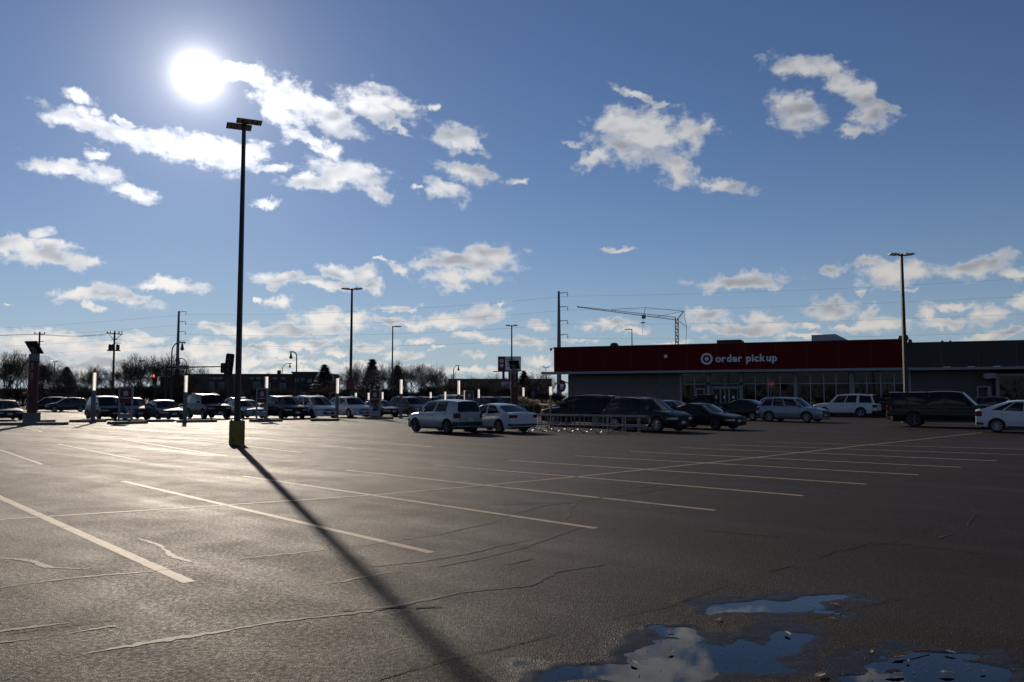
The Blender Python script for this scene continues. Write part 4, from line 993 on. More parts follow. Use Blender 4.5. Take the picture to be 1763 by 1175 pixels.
for (u, vt, vs_, lab) in ((612, 676, 689, 'left of the third red bay sign'), (634, 676, 689, 'touching the third red bay sign'), (658, 675, 688, 'right of the third red bay sign'), (741, 675, 686, 'above the dark SUV'), (766, 674, 690, 'left of the pale van'),
      (800, 672, 690, 'beside the fourth red bay sign'), (824, 670, 686, 'right of the fourth red bay sign'), (901, 667, 683, 'right of the red call tower')):
    light_post(u, vt, vs_, 715, 0.22, 'small far light post ' + lab)
# tall thin post at the corral
g_ = ground(948, 741); o = empty('sign_post', (g_.x, g_.y, 0), R(10), 'thin post with narrow white panel at the cart corral end', 'sign post')
MB().bar((0, 0, 0), (0, 0, at(948, 680, g_.y).z), 0.03, n=8).build('post', MATS['galvanised'], o, 40)
a, b = at(945.5, 681, g_.y) - g_, at(950.5, 666, g_.y) - g_; MB().box(a.x, b.x, -.04, .04, a.z, b.z).build('panel', MATS['light_tube'], o)

def bay_sign(ua, ub, vtop, vred, vpan0, vpan1, vbase, label, rz=0.0):
    g_ = ground((ua + ub) / 2, vbase); w = (ub - ua) / F_PX * g_.y; Zv = lambda v: at((ua + ub) / 2, v, g_.y).z
    o = empty('bay_sign', (g_.x, g_.y, 0), rz, label, 'sign', 'red bay signs'); t = 0.09; h = Zv(vtop)
    for sx in (-1, 1): MB().box(sx * w / 2 - t / 2, sx * w / 2 + t / 2, -.06, .06, 0, h - .06).build('upright', MATS['white_frame'], o)
    MB().box(-w / 2 - t / 2, w / 2 + t / 2, -.06, .06, h - .058, h).build('top_rail', MATS['white_frame'], o)
    r = MB().box(-w / 2 + t / 2 + .004, w / 2 - t / 2 - .004, -.035, .035, Zv(vred), h - .07).build('red_panel', MATS['red_sign'], o)
    z0, z1 = Zv(vred), h - .07; zz = lambda f: z0 + (z1 - z0) * f; iw = w - t
    # pale pictogram of a bag over an arrow-like line, and a bar of small lettering too fine to read
    b = MB(); b.box(-iw * .20, iw * .20, -.045, -.0355, zz(.50), zz(.80)); b.build('bag_symbol', MATS['grey_sign'], r)
    arc = [(iw * .10 * math.cos(a), -.04, zz(.80) + iw * .10 * math.sin(a)) for a in [math.pi * k / 8 for k in range(9)]]
    MB().tube(arc, 0.012, 5).build('bag_handle', MATS['grey_sign'], r)
    MB().box(-iw * .42, iw * .42, -.042, -.0355, zz(.31), zz(.37)).build('text_bar', MATS['grey_sign'], r)
    MB().box(-w / 2 + t / 2 + .004, w / 2 - t / 2 - .004, -.04, .04, Zv(vpan1), Zv(vpan0)).build('lower_panel', MATS['white_frame'], o)
    return o
bay_sign(204.5, 226.5, 667, 694, 712, 721, 728.5, 'red bay sign in pale frame left of the dark sedan')
bay_sign(441.5, 459, 669, 694, 709, 717, 726, 'red bay sign in pale frame right of the tall lamp post')
bay_sign(637, 653.5, 671, 695, 708, 717, 722, 'red bay sign in pale frame before the dark sedan')
bay_sign(801, 815, 673, 694, 704, 712, 718, 'red bay sign in pale frame behind the silver hatchback roof')

def island(pa, pb, w, h, label):
    a, b = ground(*pa), ground(*pb); c = (a + b) / 2; d = b - a; L = d.length
    m = MB(); bev = 0.05
    for s0, s1, y0, y1, z0, z1 in ((-L / 2, L / 2, -w / 2, w / 2, 0, h),):
        m.prism([(y0, z0), (y1, z0), (y1, z1 - bev), (y1 - bev, z1), (y0 + bev, z1), (y0, z1 - bev)], 'x', s0, s1)
    o = m.build('kerb_stop', MATS['concrete'], None, None, (c.x, c.y, 0), math.atan2(d.y, d.x)); tag(o, label, 'kerb'); return o
for (a, b, lab) in (((-30, 733), (115, 732), 'concrete kerb under the red solar call tower'), ((62, 728), (95, 727.5), 'short kerb right of the solar call tower'), ((121, 727.5), (182, 727), 'kerb at the foot of the leftmost light post'),
      ((188, 731), (251, 729.5), 'kerb under the first red bay sign'), ((305, 728), (372, 727), 'kerb below the black SUV'), ((432, 727), (483, 726), 'kerb under the second red bay sign'),
      ((535, 725.5), (583, 725), 'kerb before the white minivan'), ((630, 722.5), (675, 722), 'kerb under the third red bay sign'), ((255, 727), (300, 726.5), 'kerb before the dark sedan')):
    island(a, b, 0.7, 0.17, lab)

def call_tower(u, vbase, vtop_panel, vcol, label, W=0.62, panel=True):
    g_ = ground(u, vbase); Zv = lambda v: at(u, v, g_.y).z
    o = empty('call_tower', (g_.x, g_.y, 0), R(4), label, 'call tower'); hc = Zv(vcol); hb = 0.75
    MB().box(-W * .58, W * .58, -W * .58, W * .58, 0, hb).build('base', MATS['concrete'], o)
    c = MB().lathe([(W * .46, hb + .001), (W * .46, hc)], 20).build('column', MATS['red_paint'], o, 40)
    MB().lathe([(W * .48, hc + .001), (W * .50, hc + .08), (W * .47, hc + .42), (W * .30, hc + .46)], 20).build('beacon', MATS['steel_pole'], o, 40)
    for k in range(9):                                   # upright line of letters, too fine to read
        if k == 4: continue
        z = hc - .18 - k * .12; MB().box(-.02, .12, -W * .47, -W * .452, z, z + .05).build('letter_mark', MATS['grey_sign'], c)
    MB().box(-.10, .10, -W * .49, -W * .455, 1.2, 1.75).build('call_panel', MATS['black_iron'], c)
    for x in (-.06, .08): MB().bar((x, 0, hc + .46), (x, 0, hc + .78), 0.025, n=8).build('stem', MATS['galvanised'], o)
    b = MB(); s = 0.47
    b.add([(-s, -.28, 0), (s, -.28, 0), (s, .28, .74), (-s, .28, .74), (-s, -.24, -.03), (s, -.24, -.03), (s, .32, .71), (-s, .32, .71)], [(0, 1, 2, 3), (7, 6, 5, 4), (0, 4, 5, 1), (1, 5, 6, 2), (2, 6, 7, 3), (3, 7, 4, 0)])
    me = b.mesh('solar_panel'); me.transform(Matrix.Translation((0, 0, Zv(vtop_panel) - .74)) @ Matrix.Rotation(R(160), 4, 'Z')); sp = link('solar_panel', me, MATS['solar_cell'], o)
    MB().bar((-.3, .0, hc + .78), (.3, 0, hc + .86), 0.03).build('bracket', MATS['galvanised'], sp)
call_tower(54, 731.5, 588, 622, 'red call tower with tilted solar panel on grey base at left')
call_tower(885.5, 716, 621, 645, 'red call tower with solar panel in front of the billboard', 0.74)

# red banner box on the double lamp post
Yb = q2.y - 0.4; a, b = at(597, 670, Yb), at(611, 655.5, Yb)
tag(MB().box(a.x, b.x, Yb - .25, Yb + .15, a.z, b.z).build('red_banner', MATS['red_sign']), 'red box sign fixed low on the double-headed lamp post', 'sign')
for (u, v, Y, s, lab) in ((568, 671, 100, .75, 'far red octagonal sign left of the red box sign'), (336, 674, 90, .6, 'red and white sign behind the black SUV roof')):
    p = at(u, v, Y); o = empty('road_sign', (p.x, p.y, 0), 0, lab, 'sign'); MB().bar((0, 0.03, 0), (0, 0.03, p.z), 0.03, n=6).build('post', MATS['galvanised'], o)
    MB().prism([(s / 2 * 1.08 * math.cos(math.pi / 8 + k * math.pi / 4), p.z + s / 2 * 1.08 * math.sin(math.pi / 8 + k * math.pi / 4)) for k in range(8)], 'y', -.03, -.005).build('plate', MATS['red_sign'], o)
# stop sign before the store
p = at(1327, 661.3, 78); o = empty('stop_sign', (p.x, p.y, 0), 0, 'red octagonal stop sign before the store windows', 'sign'); s = 0.40
MB().bar((0, 0.04, 0), (0, 0.04, p.z + .3), 0.03, n=6).build('post', MATS['galvanised'], o)
pl = MB().prism([(s * 1.08 * math.cos(math.pi / 8 + k * math.pi / 4), p.z + s * 1.08 * math.sin(math.pi / 8 + k * math.pi / 4)) for k in range(8)], 'y', -.03, -.005).build('plate', MATS['stop_red'] if 'stop_red' in MATS else mat('stop_red', (0.45, 0.02, 0.02), 0.35), o)
wd, ls = raise_letters('STOP', 1.0, 0.01, 'letter', 'white_sign', pl, Matrix.Identity(4), 0.012)
for l in ls: l.data.transform(Matrix.Translation((-.27, -.036, p.z - .105)) @ Matrix.Rotation(math.pi / 2, 4, 'X') @ Matrix.Diagonal((.54 / wd, .29, 1, 1)))

# billboard
def billboard():
    Y = 140.0; p = at(879, 684, Y); o = empty('billboard', (p.x, Y, 0), R(4), 'red and white billboard on poles left of the store', 'billboard')
    P = lambda u, v: at(u, v, Y) - Vector((p.x, Y, 0))
    a, b = P(857.5, 639), P(897, 614); MB().box(a.x, b.x, 0, 1.1, a.z, b.z).build('board', MATS['dark_wall'], o)
    c = P(870, 639); f = MB().box(a.x + .05, c.x, -.03, -.003, a.z + .1, b.z - .06).build('red_field', MATS['red_sign'], o)
    w = MB().box(c.x + .003, b.x - .05, -.03, -.003, a.z + .1, b.z - .06).build('white_field', MATS['white_sign'], o)
    cx, cz, r = (a.x + c.x) / 2, a.z + (b.z - a.z) * .68, .34
    rg = MB()
    for k in range(24):
        A, B = 2 * math.pi * k / 24, 2 * math.pi * (k + 1) / 24
        rg.prism([(cx + r * q * math.cos(t), cz + r * q * math.sin(t)) for q, t in ((.64, A), (1, A), (1, B), (.64, B))], 'y', -.045, -.031)
    rg.prism([(cx + r * .33 * math.cos(k * .314), cz + r * .33 * math.sin(k * .314)) for k in range(20)], 'y', -.045, -.031); rg.build('ring_symbol', MATS['white_sign'], f)
    z = a.z + (b.z - a.z) * .36
    hp = [(cx + .020 * 16 * math.sin(t) ** 3, z + .020 * (13 * math.cos(t) - 5 * math.cos(2 * t) - 2 * math.cos(3 * t) - math.cos(4 * t))) for t in [2 * math.pi * k / 28 for k in range(28)]]
    MB().prism(hp, 'y', -.045, -.031).build('heart_symbol', MATS['white_sign'], f)
    W = b.x - c.x; Hh = b.z - a.z
    for k, (x0, x1, z0) in enumerate(((.06, .62, .84), (.06, .55, .76), (.10, .40, .60), (.12, .38, .50), (.10, .36, .38), (.12, .30, .28))):   # lines of lettering too fine to read
        MB().box(c.x + W * x0, c.x + W * x1, -.04, -.031, a.z + Hh * z0, a.z + Hh * (z0 + .04)).build('text_line', MATS['blue_panel'], w)
    MB().prism([(c.x + W * .45, a.z + Hh * .3), (c.x + W * .6, a.z + Hh * .26), (c.x + W * .92, a.z + Hh * .66), (c.x + W * .55, a.z + Hh * .6)], 'y', -.05, -.031).build('picture_shape', MATS['display_tan'], w)
    k0, k1 = P(849, 640.3), P(905, 639); MB().bar((k0.x, .4, k0.z), (k1.x, .4, k1.z), .06).bar((k0.x, -.9, k0.z), (k1.x, -.9, k1.z), .05).build('catwalk', MATS['dark_bronze'], o)
    for u, r in ((867, .22), (878.5, .30)): MB().bar((P(u, 690).x, .5, 0), (P(u, 690).x, .5, a.z), r, n=10).build('pole', MATS['dark_bronze'], o, 40)
    q = MB().box(P(864.5, 672).x, P(880, 672).x, -.1, .2, P(870, 671).z, P(870, 657.5).z).build('lower_sign', MATS['grey_sign'], o)
    u0 = P(868, 668); u1 = P(877, 668); L = u1.x - u0.x; z0, z1 = u0.z, P(868, 661).z
    wd, ls = raise_letters('Liff', 1.0, 0.01, 'letter', 'blue_sign', q, Matrix.Identity(4), 0.03)
    for l in ls: l.data.transform(Matrix.Translation((u0.x, -.108, z0)) @ Matrix.Rotation(math.pi / 2, 4, 'X') @ Matrix.Diagonal((L / wd, (z1 - z0) / .72, 1, 1)))
    MB().box(P(864.5, 680).x, P(880, 680).x, -.1, .2, P(870, 680).z, P(870, 672.5).z).build('yellow_sign', MATS['yellow_sign'], o)
billboard()

# ------------------------------------------------------------------ cart corral: galvanised hoops and rails, with round cart sign on a red hoop
def corral():
    # two rail lines run nearly across the view; ends nearer at right
    a, b = ground(897, 742.5), ground(1126, 749.5)
    ang = math.atan2(b.y - a.y, b.x - a.x); L = (b - a).length
    o = empty('cart_corral', a, ang, 'galvanised cart corral of looped rails before the black SUVs', 'cart corral'); t, h1, h2 = 0.028, 0.80, 0.36
    for side, y in ((0, 0.0), (1, 1.9)):
        sh = 0.9 * side
        top = [(-sh, y, h1), (L - .45 - sh, y, h1)] + [(L - .45 - sh + .22 * math.sin(q), y, h1 - .22 + .22 * math.cos(q)) for q in [math.pi * k / 10 for k in range(1, 11)]] + [(-sh, y, h1 - .44)]
        MB().tube(top, t, 8).build('rail', MATS['galvanised'], o, 40)
        n = 9
        for k in range(n):
            x = -sh + .3 + (L - 1.1) * k / (n - 1)
            if k < 6:
                w = .26; U = [(x, y + .03, h1 - .02), (x, y + .03, .22)] + [(x + w - w * math.cos(q), y + .03, .22 - .20 * math.sin(q)) for q in [math.pi * j / 8 for j in range(1, 9)]] + [(x + 2 * w, y + .03, h1 - .02)]
                MB().tube(U, .022, 6).build('hoop', MATS['galvanised'], o, 40)
            else:
                MB().bar((x, y + .02, 0), (x, y + .02, h1 - .02), .026, n=8).build('post', MATS['galvanised'], o, 40)
                MB().box(x - .08, x + .08, y - .06, y + .10, 0, .015).build('foot_plate', MATS['galvanised'], o)
    MB().bar((-.2, 0, .03), (-1.1, 1.9, .03), .025, n=6).build('tie_bar', MATS['galvanised'], o)
    MB().box(-.55, -.22, -.03, .10, .25, .78).build('red_end_panel', MATS['red_sign'], o)
    # red arch carrying the round sign
    wp = at(968, 665, 44) ; inv = Matrix.Rotation(-ang, 4, 'Z') @ Matrix.Translation(-a)
    c = inv @ Vector((wp.x, 44, 0)); w = .72; hz = wp.z
    arch = [(c.x - w, c.y, .05)] + [(c.x - w * math.cos(q), c.y, hz - .5 + .75 * math.sin(q)) for q in [math.pi * k / 14 for k in range(15)]] + [(c.x + w, c.y, .05)]
    MB().tube(arch, .03, 8).build('sign_arch', MATS['red_paint'], o, 40)
    r = .26; d = MB().prism([(c.x + r * math.cos(k * .2618), hz + r * 1.25 * math.sin(k * .2618)) for k in range(24)], 'y', c.y - .06, c.y - .035).build('round_sign', MATS['red_sign'], o)
    s = MB(); y0, y1 = c.y - .075, c.y - .061
    s.prism([(c.x - .10, hz + .10), (c.x + .15, hz + .10), (c.x + .11, hz - .06), (c.x - .07, hz - .06)], 'y', y0, y1); s.box(c.x - .17, c.x - .101, y0, y1, hz + .11, hz + .135)
    s.box(c.x - .07, c.x + .12, y0, y1, hz - .12, hz - .095)
    for x in (-.04, .09): s.prism([(c.x + x + .03 * math.cos(k * .785), hz - .16 + .03 * math.sin(k * .785)) for k in range(8)], 'y', y0, y1)
    s.build('cart_symbol', MATS['white_sign'], d)
corral()

# ornamental grass and a planted bed beyond the red call tower
def grass_clump(u, vbase, vtop, m, label, seed, n=260, spread=.8):
    g_ = ground(u, vbase); h = at(u, vtop, g_.y).z; rs = random.Random(seed); vs, fs = [], []
    for i in range(n):
        a, r = rs.uniform(0, 6.283), rs.random() ** .5 * spread * .35; p = Vector((math.cos(a) * r, math.sin(a) * r, 0)); L = h * rs.uniform(.65, 1.0)
        q = p + Vector((math.cos(a) * spread * .3 * rs.random(), math.sin(a) * spread * .3 * rs.random(), L)); s = Vector((rs.gauss(0, 1), rs.gauss(0, 1), 0)).normalized() * .012
        b = len(vs); vs += [p - s, p + s, q + s * .3, q - s * .3]; fs.append((b, b + 1, b + 2, b + 3))
        if i % 5 == 0:
            for k in range(8):
                c = q + Vector((rs.gauss(0, .05), rs.gauss(0, .05), rs.uniform(-.32, .06))); e = Vector((rs.gauss(0, 1), rs.gauss(0, 1), rs.gauss(0, 1))).normalized() * .06; f = Vector((rs.gauss(0, 1), rs.gauss(0, 1), rs.gauss(0, 1))).normalized() * .04
                b = len(vs); vs += [c - e, c - f, c + e, c + f]; fs.append((b, b + 1, b + 2, b + 3))
    o = empty('ornamental_grass', (g_.x, g_.y, 0), 0, label, 'plant', 'ornamental grasses by the store')
    me = bpy.data.meshes.new('stalks'); me.from_pydata(vs, [], fs); link('stalks', me, MATS[m], o)
for i, (u, m, vt) in enumerate(((894, 'dry_grass', 684), (902, 'dry_grass', 683), (911, 'dry_grass', 687), (921, 'dry_grass', 688), (897, 'rust_grass', 697), (907, 'rust_grass', 698), (917, 'rust_grass', 697), (927, 'rust_grass', 696), (941, 'rust_grass', 697), (955, 'rust_grass', 696))):
    grass_clump(u, 712, vt, m, ('tan plumed' if m == 'dry_grass' else 'rust-brown') + ' ornamental grass clump, ' + ['first', 'second', 'third', 'fourth', 'fifth', 'sixth'][i if i < 4 else i - 4] + ' from the red call tower', i)
for (u, v, lab, c) in ((918, 681, 'small blue parking sign left of the thin sign post', 'blue_sign'),):
    p = at(u, v, 72); o = empty('parking_sign', (p.x, p.y, 0), 0, lab, 'sign'); MB().bar((0, .03, 0), (0, .03, p.z), .03, n=6).build('post', MATS['galvanised'], o); MB().box(-.15, .15, -.02, 0, p.z - .05, p.z + .4).build('plate', MATS[c], o)

# ------------------------------------------------------------------ vehicles
def paint(name, c, metal=0.35, rough=0.32):
    m = mat(name, c, 0.5 if c[0] < 0.1 else rough, 0.1 if c[0] < 0.1 else metal, var=0.04, scale=1.0, coat=0.35 if c[0] < 0.02 else 0.6, spec=0.12); return m
paint('paint_black', (0.006, 0.006, 0.007)); paint('paint_navy', (0.012, 0.016, 0.030)); paint('paint_charcoal', (0.035, 0.037, 0.042))
paint('paint_silver', (0.30, 0.32, 0.35), 0.6); paint('paint_steel', (0.20, 0.23, 0.29), 0.5); paint('paint_white', (0.52, 0.54, 0.58), 0.0); paint('paint_maroon', (0.07, 0.012, 0.014)); paint('paint_grey', (0.085, 0.09, 0.10), 0.5)
mat('tyre', (0.014, 0.014, 0.014), 0.85); mat('alloy', (0.30, 0.31, 0.33), 0.35, 0.85); mat('dark_alloy', (0.10, 0.10, 0.11), 0.4, 0.8)
mat('trim_black', (0.012, 0.012, 0.013), 0.55); mat('cabin', (0.022, 0.022, 0.024), 0.9); mat('plate', (0.45, 0.46, 0.50), 0.5); mat('chrome', (0.55, 0.56, 0.58), 0.12, 1.0)
mat('lamp_clear', (0.16, 0.165, 0.17), 0.15, 0.3, coat=1.0); mat('lamp_red', (0.12, 0.004, 0.005), 0.2, coat=0.6, trans=0.3)
glass_mat('car_glass', (0.13, 0.15, 0.165), 1.42)
glass_mat('tinted_glass', (0.05, 0.055, 0.06), 1.42)

SPECS = {
 'sedan':   dict(L=4.75, W=1.83, top=[(0,.66),(.12,.72),(.6,.82),(1.30,.92),(2.4,.95),(3.6,.98),(4.15,1.03),(4.62,1.02),(4.75,.93)], ws=(1.22,1.98,1.38), roof=(2.65,1.45), rr=(3.38,1.36), rb=4.18, wheels=(.92,3.70), r=.33, win=[(.06,.47),(.51,.86)], tint=0),
 'coupe':   dict(L=4.60, W=1.80, top=[(0,.62),(.12,.70),(.6,.80),(1.35,.90),(2.4,.92),(3.6,.98),(4.2,1.00),(4.5,.97),(4.60,.90)], ws=(1.28,2.10,1.33), roof=(2.7,1.39), rr=(3.30,1.32), rb=4.22, wheels=(.95,3.62), r=.34, win=[(.06,.50),(.54,.84)], tint=0),
 'boxy':    dict(L=4.10, W=1.80, top=[(0,.72),(.10,.80),(.5,.95),(1.05,1.02),(2.2,1.04),(3.4,1.06),(4.0,1.05),(4.10,.98)], ws=(1.00,1.52,1.55), roof=(2.3,1.61), rr=(3.88,1.54), rb=4.02, wheels=(.80,3.37), r=.34, win=[(.07,.40),(.44,.74)], tint=0),
 'suv':     dict(L=4.68, W=1.87, top=[(0,.76),(.10,.84),(.5,.97),(1.25,1.06),(2.4,1.08),(3.6,1.10),(4.5,1.08),(4.68,1.00)], ws=(1.18,1.90,1.60), roof=(2.7,1.68), rr=(4.12,1.60), rb=4.56, wheels=(.93,3.66), r=.365, win=[(.06,.37),(.40,.66),(.69,.92)], tint=1),
 'crossover': dict(L=4.45, W=1.84, top=[(0,.74),(.10,.82),(.5,.95),(1.20,1.03),(2.4,1.05),(3.6,1.09),(4.25,1.08),(4.45,1.00)], ws=(1.12,1.92,1.55), roof=(2.6,1.62), rr=(3.82,1.52), rb=4.36, wheels=(.90,3.52), r=.36, win=[(.06,.40),(.44,.72),(.75,.90)], tint=1),
 'big_suv': dict(L=5.25, W=2.00, top=[(0,.92),(.08,1.00),(.5,1.10),(1.45,1.18),(2.6,1.20),(4.0,1.20),(5.1,1.19),(5.25,1.05)], ws=(1.42,2.02,1.84), roof=(3.0,1.92), rr=(4.90,1.85), rb=5.16, wheels=(1.00,4.03), r=.40, win=[(.07,.33),(.355,.60),(.66,.95)], tint=1),
 'minivan': dict(L=5.05, W=1.98, top=[(0,.78),(.12,.86),(.5,.96),(1.10,1.05),(2.4,1.06),(3.8,1.08),(4.9,1.08),(5.05,1.00)], ws=(.98,1.90,1.66), roof=(2.9,1.75), rr=(4.62,1.68), rb=4.96, wheels=(.95,3.97), r=.35, win=[(.07,.36),(.40,.66),(.70,.94)], tint=1),
 'liftback': dict(L=4.46, W=1.75, top=[(0,.64),(.12,.74),(.5,.88),(1.05,.97),(2.4,1.00),(3.6,1.05),(4.25,1.10),(4.46,1.02)], ws=(.95,1.88,1.44), roof=(2.35,1.50), rr=(3.05,1.46), rb=4.30, wheels=(.88,3.58), r=.32, win=[(.08,.42),(.46,.70),(.73,.86)], tint=0),
 'truck':   dict(L=5.80, W=1.98, top=[(0,.98),(.08,1.06),(.5,1.14),(1.55,1.18),(2.6,1.18),(4.2,1.18),(5.7,1.18),(5.80,1.12)], ws=(1.50,2.12,1.84), roof=(2.8,1.90), rr=(3.72,1.86), rb=3.84, wheels=(.98,4.42), r=.40, win=[(.08,.52),(.58,.93)], tint=1, topper=(3.80,5.76,1.885)),
 'pickup':  dict(L=5.70, W=1.98, top=[(0,.98),(.08,1.06),(.5,1.14),(1.55,1.18),(2.6,1.18),(4.2,1.18),(5.6,1.18),(5.70,1.12)], ws=(1.50,2.10,1.80), roof=(2.8,1.88), rr=(3.62,1.84), rb=3.78, wheels=(.98,4.32), r=.40, win=[(.08,.52),(.58,.93)], tint=1, bed=(3.95,5.62)),
}
def lerp(a, b, t): return a + (b - a) * t
def car_meshes(kind):
    sp = SPECS[kind]; L, hw, r = sp['L'], sp['W'] / 2, sp['r']; parts = []
    tx, tz = zip(*sp['top'])
    top = lambda x: float(np.interp(x, tx, tz))
    def plan(x):
        f = np.interp(x, [0, .04, .14, .40, .85], [.78, .86, .93, .985, 1.0]); b = np.interp(L - x, [0, .04, .14, .40, .85], [.84, .90, .95, .985, 1.0])
        return hw * float(min(f, b))
    Ra = r * 1.17
    def bottom(x):
        z = float(np.interp(x, [0, .5, L - .6, L], [.24, .20, .22, .32])) + (.08 if sp['r'] > .38 else 0)
        for xw in sp['wheels']:
            d = abs(x - xw)
            if d < Ra: z = max(z, r + math.sqrt(max(0, Ra * Ra - d * d)))
        return z
    def wide(z, zt):
        if z < .55: return 1 - .05 * ((.55 - z) / .35) ** 2
        return 1 - .07 * min(1, (z - .55) / max(.05, zt - .55)) ** 2.2
    xs = set(np.linspace(.2, L - .2, 34)) | {0, .02, .05, .1, .15, L - .15, L - .1, L - .05, L - .02, L} | set(tx)
    for xw in sp['wheels']:
        xs |= {xw + Ra * math.sin(t) for t in np.linspace(-math.pi / 2, math.pi / 2, 13)} | {xw - Ra - .002, xw + Ra + .002}
    xs = sorted(round(float(x), 4) for x in xs if 0 <= x <= L); xs = [x for i, x in enumerate(xs) if i == 0 or x - xs[i - 1] > .0012]
    FR = (0, .04, .15, .35, .55, .75, .9, 1.0)
    def side(x, f):
        zb, zt = bottom(x), top(x); zs = zt - .035; z = zb + (zs - zb) * f; return plan(x) * wide(z, zt), z
    body = MB(); sec = []
    bed = sp.get('bed')
    for x in xs:
        zt, W = top(x), plan(x); crown = .035 if x < sp['ws'][0] or x > sp['rb'] else .0
        half = [side(x, f) for f in FR] + [(W * .90, zt - .008), (W * .78, zt + crown * .35), (W * .4, zt + crown * .85), (0, zt + crown)]
        X = L / 2 - x
        sec.append([(X, y, z) for y, z in half] + [(X, -y, z) for y, z in half[-2::-1]])
    n = len(sec[0]); vs = [p for s_ in sec for p in s_]; fs = []
    for i in range(len(sec) - 1):
        xm = (xs[i] + xs[i + 1]) / 2
        for k in range(n - 1):
            if bed and bed[0] < xm < bed[1] and 9 <= k <= n - 11: continue          # open load bed
            fs.append((i * n + k, (i + 1) * n + k, (i + 1) * n + k + 1, i * n + k + 1))
    fs.append(tuple(range(n))); fs.append(tuple(range((len(sec) - 1) * n, len(sec) * n))[::-1])
    body.add(vs, fs)
    if bed:
        x0, x1 = L / 2 - bed[0], L / 2 - bed[1]; w = hw * .70
        body.add([(x0, -w, .75), (x1, -w, .75), (x1, w, .75), (x0, w, .75), (x0, -w, 1.16), (x1, -w, 1.16), (x1, w, 1.16), (x0, w, 1.16)], [(0, 1, 2, 3), (0, 4, 5, 1), (3, 2, 6, 7), (0, 3, 7, 4), (1, 5, 6, 2)])
    # greenhouse
    def green(xb0, xr0, zr0, pk, xr1, zr1, xb1, wins, taper=.755, glassnames=('windshield', 'rear_window')):
        co = np.polyfit([xr0, pk[0], xr1], [zr0, pk[1], zr1], 2) if pk else None
        roofz = (lambda x: float(np.polyval(co, x))) if pk else (lambda x: lerp(zr0, zr1, (x - xr0) / (xr1 - xr0)))
        S = sorted({0.0, 1.0} | {round(v, 3) for w in wins for v in w} | {round(v, 3) for v in np.linspace(.12, .88, 5)}); T = [0, .05, .30, .60, .87, .95, 1.0]
        def pt(s, t):
            xb, xr = lerp(xb0, xb1, s), lerp(xr0, xr1, s); zb, zr = top(xb) - .02, roofz(xr)
            yb, yr = plan(xb) * .925, hw * taper * (1 - .06 * (2 * s - 1) ** 2)
            return lerp(xb, xr, t), lerp(yb, yr, t) + .025 * math.sin(math.pi * t), lerp(zb, zr, t)
        def glass_at(s0, s1, t0, t1):
            for i, (a, b) in enumerate(wins):
                if s0 >= a - 1e-4 and s1 <= b + 1e-4 and t0 >= .05 - 1e-4 and t1 <= .87 + 1e-4: return i
        panes = {}
        for sg in (1, -1):
            for a, b in zip(S, S[1:]):
                for t0, t1 in zip(T, T[1:]):
                    q = [pt(a, t0), pt(b, t0), pt(b, t1), pt(a, t1)]; q = [(L / 2 - x, sg * y, z) for x, y, z in q]
                    i = glass_at(a, b, t0, t1)
                    (body if i is None else panes.setdefault(('side_window', sg, i), MB())).add(q, [(0, 1, 2, 3) if sg < 0 else (3, 2, 1, 0)])
        V = [-1, -.94, -.6, -.2, .2, .6, .94, 1]; crown = .045
        def scr(s, v, t, bow):
            x, y, z = pt(s, t); bl, bt = bow; k = lerp(bl, bt, t) * (1 - v * v); return (L / 2 - (x - k if s == 0 else x + k), y * v, z + crown * (1 - v * v) * t)
        for s, bow, nm in ((0.0, (.16, .07), glassnames[0]), (1.0, (.05, .04), glassnames[1])):
            for a, b in zip(V, V[1:]):
                for t0, t1 in zip(T, T[1:]):
                    q = [scr(s, a, t0, bow), scr(s, b, t0, bow), scr(s, b, t1, bow), scr(s, a, t1, bow)]
                    g_ = a >= -.95 and b <= .95 and t0 >= .05 - 1e-4 and t1 <= .95 + 1e-4
                    (panes.setdefault((nm, 0, 0), MB()) if g_ else body).add(q, [(0, 1, 2, 3) if s == 0 else (3, 2, 1, 0)])
        N = 9
        for i in range(N):
            for a, b in zip(V, V[1:]):
                q = []
                for s, v in ((i / N, a), (i / N, b), ((i + 1) / N, b), ((i + 1) / N, a)):
                    x, y, z = pt(s, 1.0); k = (1 - v * v); x += -.07 * k * max(0, 1 - 2 * s) ** 2 + .04 * k * max(0, 2 * s - 1) ** 2
                    q.append((L / 2 - x, y * v, z + crown * k))
                body.add(q, [(0, 1, 2, 3)])
        return panes, pt, roofz
    xb0, xr0, zr0 = sp['ws']; xr1, zr1 = sp['rr']
    panes, pt, roofz = green(xb0, xr0, zr0, sp['roof'], xr1, zr1, sp['rb'], sp['win'])
    if sp.get('topper'):
        a, b, zt_ = sp['topper']; p2, _, _ = green(a, a + .01, zt_ - .02, None, b - .10, zt_ - .03, b, [(.08, .46), (.52, .92)], .80, ('cab_window', 'hatch_window')); 
        for kk, v in p2.items(): panes[(kk[0], kk[1], kk[2] + 5)] = v
    bm = bmesh.new(); tmp = body.mesh('body'); bm.from_mesh(tmp); bmesh.ops.remove_doubles(bm, verts=bm.verts, dist=.0015); bmesh.ops.recalc_face_normals(bm, faces=bm.faces); bm.to_mesh(tmp); bm.free()
    tmp.shade_smooth(); tmp.set_sharp_from_angle(angle=R(32)); parts.append(('body', tmp, 'PAINT', None))
    for (nm, sg, i), b in panes.items():
        dark = sp['tint'] and nm == 'side_window' and (i >= 1 or kind == 'truck') or nm in ('rear_window', 'hatch_window') and sp['tint']
        me_ = b.mesh(nm); bm = bmesh.new(); bm.from_mesh(me_); bmesh.ops.remove_doubles(bm, verts=bm.verts, dist=.001); bmesh.ops.recalc_face_normals(bm, faces=bm.faces); bm.to_mesh(me_); bm.free(); me_.shade_smooth(); parts.append((nm, me_, 'tinted_glass' if dark else 'car_glass', None))
